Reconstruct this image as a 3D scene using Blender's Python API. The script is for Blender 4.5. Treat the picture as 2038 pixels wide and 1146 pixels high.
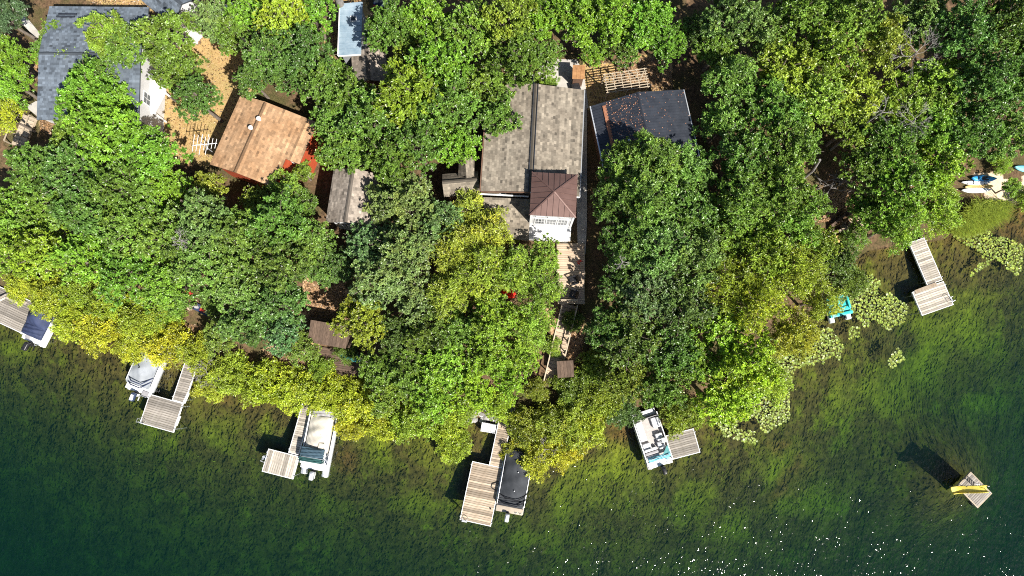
import bpy, bmesh, math, random
import numpy as np
from mathutils import Vector, Matrix

random.seed(7)
for o in list(bpy.data.objects): bpy.data.objects.remove(o)
SC = bpy.context.scene
COL = SC.collection

# ------------------------------------------------------------------ camera, sky, sun, exposure
CAM_H, TILT, FPX = 62.0, math.radians(8.0), 1358.7
cam = bpy.data.cameras.new('camera'); cam.sensor_width = 36.0; cam.lens = 24.0; cam.clip_start = 1; cam.clip_end = 2000
camo = bpy.data.objects.new('camera', cam); COL.objects.link(camo)
camo.location = (0, 0, CAM_H); camo.rotation_euler = (TILT, 0, 0); SC.camera = camo
SUN_EL = math.radians(48); SUN_AZ = Vector((0.70, -0.71, 0)).normalized()
SUN_V = Vector((SUN_AZ.x*math.cos(SUN_EL), SUN_AZ.y*math.cos(SUN_EL), math.sin(SUN_EL)))
w = bpy.data.worlds.new('World'); SC.world = w; w.use_nodes = True
nt = w.node_tree; bg = nt.nodes['Background']; bg.inputs[1].default_value = 0.058
sky = nt.nodes.new('ShaderNodeTexSky'); sky.sky_type = 'NISHITA'; sky.sun_disc = False
sky.sun_elevation = SUN_EL; sky.sun_rotation = math.atan2(SUN_AZ.x, SUN_AZ.y)
nt.links.new(sky.outputs[0], bg.inputs[0])
sl = bpy.data.lights.new('sun', 'SUN'); sl.energy = 5.0; sl.angle = math.radians(0.5); sl.color = (1.0, 0.955, 0.88)
so = bpy.data.objects.new('sun', sl); COL.objects.link(so); so.location = SUN_V*150
so.rotation_euler = (-SUN_V).to_track_quat('-Z', 'Y').to_euler()
SC.view_settings.view_transform = 'Standard'; SC.view_settings.look = 'None'
SC.view_settings.exposure = 0.86; SC.view_settings.gamma = 1.0
SC.render.engine = 'CYCLES'
cy = SC.cycles
cy.max_bounces = 6; cy.diffuse_bounces = 2; cy.glossy_bounces = 2; cy.transmission_bounces = 3
cy.transparent_max_bounces = 8; cy.volume_bounces = 0; cy.use_denoising = False
cy.filter_width = 1.05; cy.sample_clamp_direct = 0; cy.sample_clamp_indirect = 4

# ------------------------------------------------------------------ pixel -> place helpers
CT, ST = math.cos(TILT), math.sin(TILT)
def P(px, py, z=0.0):
    dx, dy, dz = (px-1019)/FPX, -(py-573)/FPX, -1.0
    y2, z2 = dy*CT-dz*ST, dy*ST+dz*CT
    t = (z-CAM_H)/z2
    return Vector((dx*t, y2*t, z))
def P2(px, py, z=0.0):
    v = P(px, py, z); return (v.x, v.y)
_r = np.random.RandomState(11)
_NG = _r.rand(256, 256)
def vnoise(x, y):
    x = np.asarray(x, float); y = np.asarray(y, float)
    xi = np.floor(x).astype(int); yi = np.floor(y).astype(int); fx = x-xi; fy = y-yi
    fx = fx*fx*(3-2*fx); fy = fy*fy*(3-2*fy)
    g = lambda a, b: _NG[a % 256, b % 256]
    return (g(xi, yi)*(1-fx)+g(xi+1, yi)*fx)*(1-fy)+(g(xi, yi+1)*(1-fx)+g(xi+1, yi+1)*fx)*fy
def fbm(x, y, s=1.0, o=3):
    v = 0; a = .5; tot = 0
    for i in range(o):
        ca, sa = math.cos(.6+i*1.1), math.sin(.6+i*1.1); X, Y = np.asarray(x)*s, np.asarray(y)*s
        v = v+a*vnoise(X*ca-Y*sa+17.3*i, X*sa+Y*ca+9.1*i); tot += a; s *= 2.1; a *= .5
    return v/tot
SHORE_PX = [(-420, 470), (-150, 545), (0, 585), (70, 612), (150, 648), (250, 690), (330, 715), (400, 740), (470, 755), (600, 775), (700, 792),
            (800, 815), (900, 832), (960, 838), (1000, 842), (1080, 850), (1200, 838), (1280, 815), (1380, 800), (1450, 760),
            (1530, 690), (1610, 630), (1660, 560), (1720, 502), (1790, 488), (1870, 478), (1930, 452), (1985, 412), (2060, 402), (2200, 410), (2500, 450)]
SHORE = np.array([P2(x, y) for x, y in SHORE_PX])
def in_poly(x, y, poly):
    x = np.asarray(x, float); y = np.asarray(y, float); c = np.zeros(x.shape, bool); n = len(poly)
    for i in range(n):
        x1, y1 = poly[i]; x2, y2 = poly[(i+1) % n]
        if y1 == y2: continue
        cond = ((y1 > y) != (y2 > y)) & (x < (x2-x1)*(y-y1)/(y2-y1)+x1)
        c ^= cond
    return c
LANDPOLY = [(-400, SHORE[0][1])]+[tuple(p) for p in SHORE]+[(400, SHORE[-1][1]), (400, 400), (-400, 400)]
def sdist(x, y):
    """metres from the shoreline, positive on land"""
    x = np.asarray(x, float); y = np.asarray(y, float)
    best = np.full(x.shape, 1e9)
    pts = [(-400, SHORE[0][1])]+[tuple(p) for p in SHORE]+[(400, SHORE[-1][1])]
    for (x1, y1), (x2, y2) in zip(pts[:-1], pts[1:]):
        dx, dy = x2-x1, y2-y1; L = dx*dx+dy*dy
        t = np.clip(((x-x1)*dx+(y-y1)*dy)/L, 0, 1)
        best = np.minimum(best, np.hypot(x-x1-t*dx, y-y1-t*dy))
    return np.where(in_poly(x, y, LANDPOLY), best, -best)
def zground(x, y):
    x = np.asarray(x, float); y = np.asarray(y, float)
    d = sdist(x, y)
    fac = np.interp(x, [-60, 28, 36, 50], [1, 1, .45, .28])
    land = np.interp(d, [0, 1.2, 4, 13, 30, 80], [0.0, .35, 1.1, 4.3, 5.4, 7.0])*fac+.12*(fbm(x, y, .5)-.5)*np.clip(d, 0, 1)
    dp = -d*np.interp(x, [-50, -30, 0, 30, 60], [1.6, 1.5, 1.35, 1.15, 1.15])
    bed = -np.interp(dp, [0, 1, 4, 10, 20, 40, 90], [0.0, .3, .8, 2.2, 5.0, 9.5, 13.0])-.5*(fbm(x, y, .16)-.5)*np.clip(dp/6, 0, 1)
    rc = P(1925, 965, 0); mound = np.exp(-((x-rc.x)**2+(y-rc.y)**2)/26.0)  # added rise in the bed so the raft's shadow lands close to it
    bed = bed*(1-.72*mound)
    return np.where(d > 0, land, bed)
def zg(x, y): return float(zground(np.array([x]), np.array([y]))[0])
def G(px, py, up=0.0):
    z = 3.0
    for _ in range(14):
        p = P(px, py, z); z = .5*z+.5*(zg(p.x, p.y)+up)
    p = P(px, py, z); p.z = zg(p.x, p.y)+up
    return p

# ------------------------------------------------------------------ mesh helpers
class MB:
    def __init__(s): s.v = []; s.f = []; s.t = []
    def quadpts(s, pts):
        b = len(s.v); s.v += [tuple(p) for p in pts]; s.f.append(tuple(range(b, b+len(pts)))); return s
    def box(s, c, size, rz=0.0, m=None):
        hx, hy, hz = size[0]/2, size[1]/2, size[2]/2
        R = m if m is not None else Matrix.Rotation(rz, 3, 'Z')
        b = len(s.v); c = Vector(c)
        for x, y, z in ((-1,-1,-1),(1,-1,-1),(1,1,-1),(-1,1,-1),(-1,-1,1),(1,-1,1),(1,1,1),(-1,1,1)):
            s.v.append(tuple(c+R@Vector((x*hx, y*hy, z*hz))))
        for q in ((3,2,1,0),(4,5,6,7),(0,1,5,4),(1,2,6,5),(2,3,7,6),(3,0,4,7)): s.f.append(tuple(b+i for i in q))
        return s
    def bar(s, a, b, wd, ht):
        a = Vector(a); b = Vector(b); d = b-a; L = d.length
        if L < 1e-6: return s
        y = d/L; up = Vector((0, 0, 1)) if abs(y.z) < .95 else Vector((1, 0, 0))
        x = y.cross(up).normalized(); z = x.cross(y)
        return s.box((a+b)/2, (wd, L, ht), m=Matrix((x, y, z)).transposed())
    def tube(s, pts, rad, n=6, cap=True):
        pts = [Vector(p) for p in pts]; rad = rad if isinstance(rad, (list, tuple)) else [rad]*len(pts)
        b0 = len(s.v); up = Vector((.13, .21, 1)).normalized()
        for i, p in enumerate(pts):
            d = (pts[min(i+1, len(pts)-1)]-pts[max(i-1, 0)]).normalized()
            u = d.cross(up)
            if u.length < .05: u = d.cross(Vector((1, 0, 0)))
            u.normalize(); v = d.cross(u)
            for k in range(n):
                a = 2*math.pi*k/n; s.v.append(tuple(p+(u*math.cos(a)+v*math.sin(a))*rad[i]))
        for i in range(len(pts)-1):
            for k in range(n):
                a = b0+i*n+k; c = b0+i*n+(k+1) % n; s.f.append((a, c, c+n, a+n))
        if cap:
            s.f.append(tuple(b0+k for k in range(n))[::-1]); e = b0+(len(pts)-1)*n; s.f.append(tuple(e+k for k in range(n)))
        return s
    def prism(s, poly, z0, z1):
        n = len(poly); b = len(s.v)
        s.v += [(p[0], p[1], z0) for p in poly]+[(p[0], p[1], z1) for p in poly]
        s.f.append(tuple(b+i for i in range(n))[::-1]); s.f.append(tuple(b+n+i for i in range(n)))
        for i in range(n): s.f.append((b+i, b+(i+1) % n, b+n+(i+1) % n, b+n+i))
        return s
    def slab(s, pts, th):
        """polygon in space thickened downwards along its normal"""
        pts = [Vector(p) for p in pts]; n = (pts[1]-pts[0]).cross(pts[2]-pts[0]).normalized()
        if n.z < 0: pts = pts[::-1]; n = -n
        k = len(pts); b = len(s.v); s.v += [tuple(p) for p in pts]+[tuple(p-n*th) for p in pts]
        s.f.append(tuple(b+i for i in range(k))); s.f.append(tuple(b+k+i for i in range(k))[::-1])
        for i in range(k): s.f.append((b+i, b+k+i, b+k+(i+1) % k, b+(i+1) % k))
        return s
    def rbox(s, c, size, bev=.05, rz=0.0, seg=2, m=None):
        bm = bmesh.new(); bmesh.ops.create_cube(bm, size=1)
        for v in bm.verts: v.co = Vector((v.co.x*size[0], v.co.y*size[1], v.co.z*size[2]))
        bmesh.ops.bevel(bm, geom=list(bm.edges), offset=min(bev, min(size)*.49), segments=seg, profile=.6, affect='EDGES')
        R = m if m is not None else Matrix.Rotation(rz, 3, 'Z'); b = len(s.v); c = Vector(c)
        bm.verts.index_update()
        s.v += [tuple(c+R@v.co) for v in bm.verts]; s.f += [tuple(b+v.index for v in f.verts) for f in bm.faces]
        bm.free(); return s
    def grid(s, fn, nu, nv):
        b = len(s.v)
        for j in range(nv+1):
            for i in range(nu+1): s.v.append(tuple(fn(i/nu, j/nv)))
        for j in range(nv):
            for i in range(nu):
                a = b+j*(nu+1)+i; s.f.append((a, a+1, a+nu+2, a+nu+1))
        return s
    def mesh(s, name, mat, smooth=False):
        me = bpy.data.meshes.new(name); me.from_pydata(s.v, [], s.f); me.update()
        if mat: me.materials.append(mat)
        if smooth:
            me.polygons.foreach_set('use_smooth', [True]*len(me.polygons)); me.set_sharp_from_angle(angle=math.radians(38))
        return me
    def build(s, name, mat, parent=None, smooth=False, label=None, kind=None):
        return link(name, s.mesh(name, mat, smooth), parent, label, kind)
def link(name, me, parent=None, label=None, kind=None):
    o = bpy.data.objects.new(name, me); COL.objects.link(o)
    if parent: o.parent = parent
    if label: o['label'] = label
    if kind: o['kind'] = kind
    return o
def tag(o, label=None, cat=None, group=None, kind=None):
    if label: o['label'] = label
    if cat: o['category'] = cat
    if group: o['group'] = group
    if kind: o['kind'] = kind
    return o
def thing(name, label, cat, loc=(0, 0, 0), rz=0.0, group=None):
    o = bpy.data.objects.new(name, None); COL.objects.link(o); o.empty_display_size = .3
    o.location = loc; o.rotation_euler = (0, 0, rz)
    return tag(o, label, cat, group)
def rect(A, B, D, z):
    """three pixel corners at height z -> centre, angle, length along AB, length along AD"""
    a, b, d = P(*A, z), P(*B, z), P(*D, z)
    u = b-a; n = Vector((-u.y, u.x, 0)).normalized(); lv = (d-a).dot(n)
    if lv < 0:
        d = d+(b-a); a, b = b, a; u = b-a; n = -n; lv = -lv
    c = a+u/2+n*lv/2
    return c, math.atan2(u.y, u.x), u.length, lv
def npmesh(name, V, F, mat, attrs=None, smooth=False):
    """V (n,3), F (m,k) numpy"""
    me = bpy.data.meshes.new(name); V = np.asarray(V, np.float32); F = np.asarray(F, np.int32)
    me.vertices.add(len(V)); me.vertices.foreach_set('co', V.ravel())
    k = F.shape[1]; me.loops.add(F.size); me.loops.foreach_set('vertex_index', F.ravel())
    me.polygons.add(len(F)); me.polygons.foreach_set('loop_start', np.arange(0, F.size, k, dtype=np.int32))
    me.polygons.foreach_set('loop_total', np.full(len(F), k, np.int32))
    me.polygons.foreach_set('use_smooth', np.full(len(F), bool(smooth)))
    me.update(calc_edges=True)
    for nme, arr in (attrs or {}).items():
        at = me.attributes.new(nme, 'FLOAT', 'POINT'); at.data.foreach_set('value', np.asarray(arr, np.float32))
    if mat: me.materials.append(mat)
    return me

# ------------------------------------------------------------------ materials
def newmat(name):
    m = bpy.data.materials.new(name); m.use_nodes = True; nt = m.node_tree
    b = nt.nodes['Principled BSDF']; return m, nt, b
def N(nt, t, **kw):
    n = nt.nodes.new(t)
    for k, v in kw.items():
        if k.startswith('i_'):
            key = k[2:]; n.inputs[int(key) if key.isdigit() else key].default_value = v
        else: setattr(n, k, v)
    return n
def mixc(nt, fac, a, b, bt='MIX'):
    n = nt.nodes.new('ShaderNodeMix'); n.data_type = 'RGBA'; n.blend_type = bt
    for sock, v in ((n.inputs[0], fac), (n.inputs[6], a), (n.inputs[7], b)):
        if hasattr(v, 'is_linked') or isinstance(v, bpy.types.NodeSocket): nt.links.new(v, sock)
        elif isinstance(v, (int, float)): sock.default_value = v
        else: sock.default_value = (*v, 1) if len(v) == 3 else v
    return n.outputs[2]
def ramp(nt, src, p0, p1, c0=(0, 0, 0), c1=(1, 1, 1)):
    r = nt.nodes.new('ShaderNodeValToRGB'); r.color_ramp.elements[0].position = p0; r.color_ramp.elements[1].position = p1
    r.color_ramp.elements[0].color = (*c0, 1); r.color_ramp.elements[1].color = (*c1, 1)
    nt.links.new(src, r.inputs[0]); return r.outputs[0]
def noise(nt, co, scale, detail=4, rough=.6, dim=(1, 1, 1)):
    mp = N(nt, 'ShaderNodeMapping'); mp.inputs['Scale'].default_value = dim; nt.links.new(co, mp.inputs[0])
    n = N(nt, 'ShaderNodeTexNoise'); n.inputs['Scale'].default_value = scale; n.inputs['Detail'].default_value = detail
    n.inputs['Roughness'].default_value = rough; nt.links.new(mp.outputs[0], n.inputs[0]); return n.outputs[0]
def pm(name, c1, c2, scale=3, rough=.7, bump=.0, dim=(1, 1, 1), rnd=0.0, metal=0.0, attr=None, spec=.4, p=(.35, .68), bs=None):
    """mottled paint / wood / stone: two colours by noise, optional per-object and per-piece shift"""
    m, nt, b = newmat(name); co = N(nt, 'ShaderNodeTexCoord').outputs['Object']
    f = noise(nt, co, scale, 5, .65, dim); fac = ramp(nt, f, *p)
    c = mixc(nt, fac, c1, c2)
    if attr:
        a = N(nt, 'ShaderNodeAttribute', attribute_name=attr)
        k = N(nt, 'ShaderNodeMapRange', i_1=0.0, i_2=1.0, i_3=.42, i_4=1.55); nt.links.new(a.outputs['Fac'], k.inputs[0])
        c = mixc(nt, 1.0, c, k.outputs[0], 'MULTIPLY')
    if rnd:
        oi = N(nt, 'ShaderNodeObjectInfo')
        k = N(nt, 'ShaderNodeMapRange', i_1=0.0, i_2=1.0, i_3=1-rnd, i_4=1+rnd); nt.links.new(oi.outputs['Random'], k.inputs[0])
        c = mixc(nt, 1.0, c, k.outputs[0], 'MULTIPLY')
    nt.links.new(c, b.inputs['Base Color']); b.inputs['Roughness'].default_value = rough; b.inputs['Metallic'].default_value = metal
    b.inputs['Specular IOR Level'].default_value = spec
    if bump:
        f2 = noise(nt, co, bs or scale*3, 4, .6, dim)
        bp = N(nt, 'ShaderNodeBump'); bp.inputs['Strength'].default_value = bump; bp.inputs['Distance'].default_value = .03
        nt.links.new(f2, bp.inputs['Height']); nt.links.new(bp.outputs[0], b.inputs['Normal'])
    return m
M = {}
M['plank'] = pm('weathered plank', (.30, .255, .20), (.52, .475, .41), 2.2, .85, .4, (9, .6, 3), .42)
M['plank_grey'] = pm('grey weathered plank', (.19, .165, .135), (.34, .31, .275), 2.2, .85, .4, (9, .6, 3), .32)
M['plank_warm'] = pm('warm weathered plank', (.30, .22, .145), (.46, .385, .30), 2.0, .85, .4, (9, .6, 3), .42)
M['plank_tan'] = pm('tan deck plank', (.42, .30, .20), (.58, .46, .34), 2.0, .85, .3, (9, .6, 3), .18)
M['timber_dark'] = pm('dark timber', (.07, .045, .03), (.15, .10, .07), 3, .85, .4, (6, .8, 3), .2)
M['timber_light'] = pm('pale timber', (.34, .27, .19), (.50, .42, .31), 3, .8, .3, (6, .8, 3), .15)
M['white'] = pm('white paint', (.72, .72, .71), (.82, .82, .81), 2, .5, .05)
M['alu'] = pm('brushed aluminium', (.55, .57, .60), (.72, .74, .76), 4, .42, .05, metal=.6)
M['white_gel'] = pm('white gelcoat', (.74, .75, .75), (.84, .84, .83), 1.5, .25)
M['black_plastic'] = pm('black plastic', (.012, .012, .014), (.03, .03, .032), 6, .35)
M['glass'] = pm('dark window glass', (.015, .02, .024), (.03, .04, .045), 2, .06, spec=.6)
M['shingle_red'] = pm('orange brown shingle', (.30, .170, .085), (.42, .265, .150), .7, .9, .3, rnd=.06, attr='tint')
M['shingle_grey'] = pm('grey brown shingle', (.17, .142, .108), (.265, .228, .176), .8, .9, .3, attr='tint')
M['shingle_slate'] = pm('slate grey shingle', (.085, .105, .13), (.13, .155, .185), .8, .85, .3, attr='tint')
M['shingle_dirt'] = pm('dusty brown shingle', (.22, .18, .145), (.34, .29, .24), .8, .9, .3, attr='tint')
M['metal_brown'] = pm('brown standing seam metal', (.13, .075, .062), (.165, .098, .082), 1.2, .36, .03, metal=.25)
M['metal_black'] = pm('charcoal ribbed metal', (.026, .030, .040), (.046, .052, .066), 1.5, .45, .05, metal=.2)
M['metal_blue'] = pm('blue grey metal roof', (.19, .27, .34), (.36, .44, .50), .9, .5, .05)
M['rust'] = pm('rusty leaf filled gutter', (.22, .085, .045), (.34, .16, .09), 6, .9, .4)
M['wall_white'] = pm('white siding', (.50, .50, .50), (.60, .60, .60), 1.5, .6, .05)
M['wall_red'] = pm('barn red siding', (.36, .055, .02), (.46, .085, .03), 2, .7, .1)
M['wall_brown'] = pm('brown siding', (.13, .07, .045), (.19, .11, .07), 3, .75, .1)
M['wall_tan'] = pm('tan siding', (.36, .30, .23), (.44, .38, .30), 2, .75, .1)
M['wall_grey'] = pm('grey siding', (.25, .26, .27), (.33, .34, .35), 2, .75, .1)
M['concrete'] = pm('concrete', (.34, .315, .28), (.48, .455, .41), 1.1, .9, .2)
M['stone'] = pm('shore stone', (.22, .21, .20), (.48, .46, .44), 2.2, .85, .4, rnd=.35)
M['bark'] = pm('bark', (.11, .085, .065), (.24, .20, .165), 5, .9, .6, (1, 1, .3))
M['bark_pale'] = pm('bleached bark', (.17, .155, .14), (.30, .28, .26), 5, .9, .4, (1, 1, .3))
M['cover_navy'] = pm('navy canvas', (.022, .032, .075), (.035, .048, .105), 2, .75, .25, bs=9)
M['cover_grey'] = pm('grey canvas', (.24, .26, .285), (.33, .35, .375), 1.2, .75, .25, bs=9)
M['cover_beige'] = pm('beige canvas', (.47, .43, .36), (.62, .58, .50), 1.0, .8, .35, bs=9)
M['cover_black'] = pm('charcoal canvas', (.026, .029, .034), (.045, .050, .057), 1.0, .85, .25, bs=9)
M['canvas_green'] = pm('dark green canvas', (.012, .055, .055), (.025, .09, .085), 2, .8, .3)
M['canvas_blue'] = pm('slate blue canvas', (.03, .06, .085), (.045, .085, .115), 2, .8, .3)
M['vinyl_white'] = pm('white vinyl', (.62, .62, .63), (.76, .76, .76), 2, .4)
M['vinyl_grey'] = pm('grey vinyl', (.26, .25, .26), (.36, .35, .35), 2, .5)
M['floor_grey'] = pm('boat floor', (.36, .33, .31), (.46, .43, .40), 3, .7)
M['aqua'] = pm('aqua canvas', (.13, .42, .52), (.26, .60, .68), 2, .6)
M['teal_plastic'] = pm('turquoise plastic', (.03, .40, .40), (.06, .52, .50), 2, .4)
M['teal_dark'] = pm('faded teal fibreglass', (.02, .16, .17), (.05, .26, .26), 3, .5)
M['blue_plastic'] = pm('bright blue plastic', (.03, .24, .55), (.05, .36, .70), 2, .4)
M['yellow_plastic'] = pm('yellow plastic', (.66, .52, .07), (.78, .66, .14), 2, .4)
M['board_yellow'] = pm('faded yellow board', (.68, .44, .14), (.80, .60, .24), 2, .45)
M['red_plastic'] = pm('red plastic', (.42, .04, .03), (.55, .07, .05), 2, .5)
M['navy_gloss'] = pm('navy engine cowl', (.03, .045, .09), (.05, .07, .12), 2, .25)
M['wood_stain'] = pm('stained plywood', (.22, .10, .035), (.38, .20, .08), 3, .7, .2)
M['car_blue'] = pm('dark blue car paint', (.012, .02, .05), (.018, .03, .07), 2, .2)
M['rubber'] = pm('rubber', (.015, .015, .015), (.03, .03, .03), 4, .8)

def leaf_material():
    m, nt, b = newmat('leaf')
    oi = N(nt, 'ShaderNodeObjectInfo')
    ti = N(nt, 'ShaderNodeAttribute', attribute_name='tint'); hu = N(nt, 'ShaderNodeAttribute', attribute_name='hue')
    k = N(nt, 'ShaderNodeMapRange', i_1=0.0, i_2=1.0, i_3=.55, i_4=3.15); nt.links.new(ti.outputs['Fac'], k.inputs[0])
    c = mixc(nt, 1.0, oi.outputs['Color'], k.outputs[0], 'MULTIPLY')
    k2 = N(nt, 'ShaderNodeMapRange', i_1=.45, i_2=1.0, i_3=0.0, i_4=.75); nt.links.new(hu.outputs['Fac'], k2.inputs[0])
    c = mixc(nt, k2.outputs[0], c, mixc(nt, 1.0, c, (1.42, 1.14, .85), 'MULTIPLY'))
    nt.links.new(c, b.inputs['Base Color']); b.inputs['Roughness'].default_value = .38; b.inputs['Specular IOR Level'].default_value = .55
    tr = N(nt, 'ShaderNodeBsdfTranslucent'); nt.links.new(mixc(nt, 1.0, c, (1.5, 1.35, .5), 'MULTIPLY'), tr.inputs[0])
    mx = N(nt, 'ShaderNodeMixShader', i_0=.16); nt.links.new(b.outputs[0], mx.inputs[1]); nt.links.new(tr.outputs[0], mx.inputs[2])
    nt.links.new(mx.outputs[0], nt.nodes['Material Output'].inputs[0]); return m
M['leaf'] = leaf_material()

def ground_material():
    m, nt, b = newmat('ground'); co = N(nt, 'ShaderNodeTexCoord').outputs['Object']
    n1 = noise(nt, co, .55, 5, .6); n2 = noise(nt, co, 3.5, 5, .7); n3 = noise(nt, co, 14, 3, .6)
    litter = mixc(nt, ramp(nt, n2, .35, .68), (.055, .036, .022), (.20, .125, .07))
    dry = mixc(nt, ramp(nt, n2, .3, .7), (.27, .165, .055), (.44, .30, .12))
    dry = mixc(nt, ramp(nt, n1, .45, .7), dry, (.23, .19, .06))
    dry = mixc(nt, ramp(nt, n3, .4, .75), dry, (.50, .36, .19))
    sand = mixc(nt, ramp(nt, n2, .3, .7), (.52, .40, .27), (.68, .55, .40))
    leafy = mixc(nt, ramp(nt, n3, .35, .65), (.24, .13, .065), (.58, .40, .23))
    litter = mixc(nt, ramp(nt, n1, .42, .62), litter, mixc(nt, ramp(nt, n3, .35, .7), (.035, .035, .014), (.13, .11, .045)))
    def at(nm): return N(nt, 'ShaderNodeAttribute', attribute_name=nm).outputs['Fac']
    def edge(nm, lo=.42, hi=.58):
        s = N(nt, 'ShaderNodeMath', operation='ADD'); nt.links.new(at(nm), s.inputs[0])
        q = N(nt, 'ShaderNodeMath', operation='MULTIPLY_ADD', i_1=.55, i_2=-.275); nt.links.new(n2, q.inputs[0]); nt.links.new(q.outputs[0], s.inputs[1])
        return ramp(nt, s.outputs[0], lo, hi)
    c = mixc(nt, edge('dry'), litter, dry); c = mixc(nt, edge('leafy'), c, leafy); c = mixc(nt, edge('sand'), c, sand)
    # lake bed: brown silt, olive and bright green weed beds
    b1 = noise(nt, co, .22, 4, .6); b2 = noise(nt, co, .6, 6, .72, (1.0, .75, 1)); b3 = noise(nt, co, 2.2, 5, .72, (1.0, .7, 1))
    bed = mixc(nt, ramp(nt, b3, .33, .72), (.022, .018, .008), (.14, .105, .03))
    weed = mixc(nt, ramp(nt, b3, .36, .66), (.045, .055, .007), (.19, .21, .018))
    bed = mixc(nt, ramp(nt, b2, .48, .64), bed, mixc(nt, ramp(nt, b1, .46, .62), (.13, .115, .02), weed))
    bed = mixc(nt, edge('patch', .25, .95), bed, mixc(nt, ramp(nt, b3, .35, .66), (.08, .095, .008), (.25, .27, .02)))
    bed = mixc(nt, edge('rusty', .3, .85), bed, mixc(nt, ramp(nt, b3, .4, .66), (.05, .03, .01), (.22, .11, .04)))
    c = mixc(nt, ramp(nt, at('bed'), .4, .6), c, bed)
    nt.links.new(c, b.inputs['Base Color']); b.inputs['Roughness'].default_value = .95; b.inputs['Specular IOR Level'].default_value = .1
    bp = N(nt, 'ShaderNodeBump'); bp.inputs['Strength'].default_value = .5; bp.inputs['Distance'].default_value = .04
    nt.links.new(n2, bp.inputs['Height']); nt.links.new(bp.outputs[0], b.inputs['Normal'])
    return m
M['ground'] = ground_material()

def water_material():
    m, nt, b = newmat('water'); out = nt.nodes['Material Output']; nt.nodes.remove(b)
    co = N(nt, 'ShaderNodeTexCoord').outputs['Object']
    a1 = noise(nt, co, .55, 2, .5, (1.0, .45, 1)); a2 = noise(nt, co, 4.2, 1.5, .45, (1.0, .55, 1))
    s = N(nt, 'ShaderNodeMath', operation='MULTIPLY_ADD', i_1=.36); nt.links.new(a2, s.inputs[0]); nt.links.new(a1, s.inputs[2])
    bp = N(nt, 'ShaderNodeBump'); bp.inputs['Strength'].default_value = 1.0; bp.inputs['Distance'].default_value = .24
    nt.links.new(s.outputs[0], bp.inputs['Height'])
    fr = N(nt, 'ShaderNodeFresnel', i_IOR=1.333); nt.links.new(bp.outputs[0], fr.inputs['Normal'])
    gl = N(nt, 'ShaderNodeBsdfGlossy'); gl.inputs['Roughness'].default_value = .045; nt.links.new(bp.outputs[0], gl.inputs['Normal'])
    tp = N(nt, 'ShaderNodeBsdfTransparent')
    mx = N(nt, 'ShaderNodeMixShader'); nt.links.new(fr.outputs[0], mx.inputs[0]); nt.links.new(tp.outputs[0], mx.inputs[1]); nt.links.new(gl.outputs[0], mx.inputs[2])
    nt.links.new(mx.outputs[0], out.inputs['Surface'])
    va = N(nt, 'ShaderNodeVolumeAbsorption', i_Density=.34); va.inputs[0].default_value = (.46, .69, .56, 1)
    vs = N(nt, 'ShaderNodeVolumeScatter', i_Density=.028); vs.inputs[0].default_value = (.04, .30, .33, 1)
    ad = N(nt, 'ShaderNodeAddShader'); nt.links.new(va.outputs[0], ad.inputs[0]); nt.links.new(vs.outputs[0], ad.inputs[1])
    nt.links.new(ad.outputs[0], out.inputs['Volume'])
    m.cycles.homogeneous_volume = True
    return m
M['water'] = water_material()

# ------------------------------------------------------------------ ground sheet with lake bed, and the water
def polyG(pxs): return [tuple(G(x, y).xy) for x, y in pxs]
DRY = [[(330, 75), (410, 55), (500, 60), (505, 190), (460, 260), (430, 330), (370, 330), (300, 260), (290, 190)],
       [(60, 90), (95, 90), (95, 140), (60, 170), (40, 120)], [(655, -40), (725, -40), (725, 20), (690, 120), (655, 120)],
       [(1162, 120), (1240, 120), (1330, 110), (1340, 190), (1180, 230)], [(80, 215), (120, 240), (115, 275), (80, 260)], [(180, -60), (320, -60), (320, 30), (180, 30)]]
LEAFY = [[(605, 560), (690, 560), (690, 645), (610, 640)], [(1225, 115), (1330, 115), (1340, 180), (1230, 180)], [(330, 640), (430, 650), (420, 690), (350, 680)],
         [(530, 680), (640, 690), (640, 740), (540, 730)], [(1600, 380), (1700, 380), (1710, 450), (1600, 440)], [(1090, 590), (1160, 620), (1160, 720), (1110, 720)], [(340, 30), (400, 30), (400, 90), (340, 90)]]
SANDP = [[(1940, 352), (2140, 348), (2140, 398), (1990, 402), (1940, 390)], [(1675, 455), (1720, 445), (1720, 476), (1670, 478)]]
DRY = [polyG(p) for p in DRY]; LEAFY = [polyG(p) for p in LEAFY]; SANDP = [polyG(p) for p in SANDP]
def blobs(x, y, lst):
    v = np.zeros(np.shape(x)); x = x+6*(fbm(x, y, .22)-.5)+2.2*(fbm(x+40, y, .7)-.5); y = y+6*(fbm(x+90, y+31, .22)-.5)+2.2*(fbm(x, y+70, .7)-.5)
    for px, py, r in lst:
        c = P(px, py, -1.2); rr = r/21.0; v = np.maximum(v, np.exp(-((x-c.x)**2+(y-c.y)**2)/(rr*rr)*1.0)*.85)
    return v
PATCH = [(450, 880, 48), (300, 830, 52), (255, 870, 34), (350, 900, 26), (1255, 955, 70), (1190, 985, 55), (1120, 1000, 32), (1000, 985, 22), (1400, 1010, 45), (1570, 930, 60), (1650, 1010, 60),
         (880, 880, 45), (760, 890, 40), (1880, 690, 75), (1800, 760, 70), (1960, 650, 70), (1700, 800, 50), (540, 830, 30), (1040, 1060, 40), (830, 1010, 45), (620, 1010, 45), (40, 720, 36), (1420, 830, 30), (1500, 1060, 45), (2000, 800, 45)]
RUSTY = [(1600, 930, 36), (1600, 985, 48), (1010, 900, 20), (2010, 430, 60), (700, 900, 40), (1240, 885, 34), (930, 900, 24), (480, 800, 30), (1550, 900, 26)]
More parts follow.
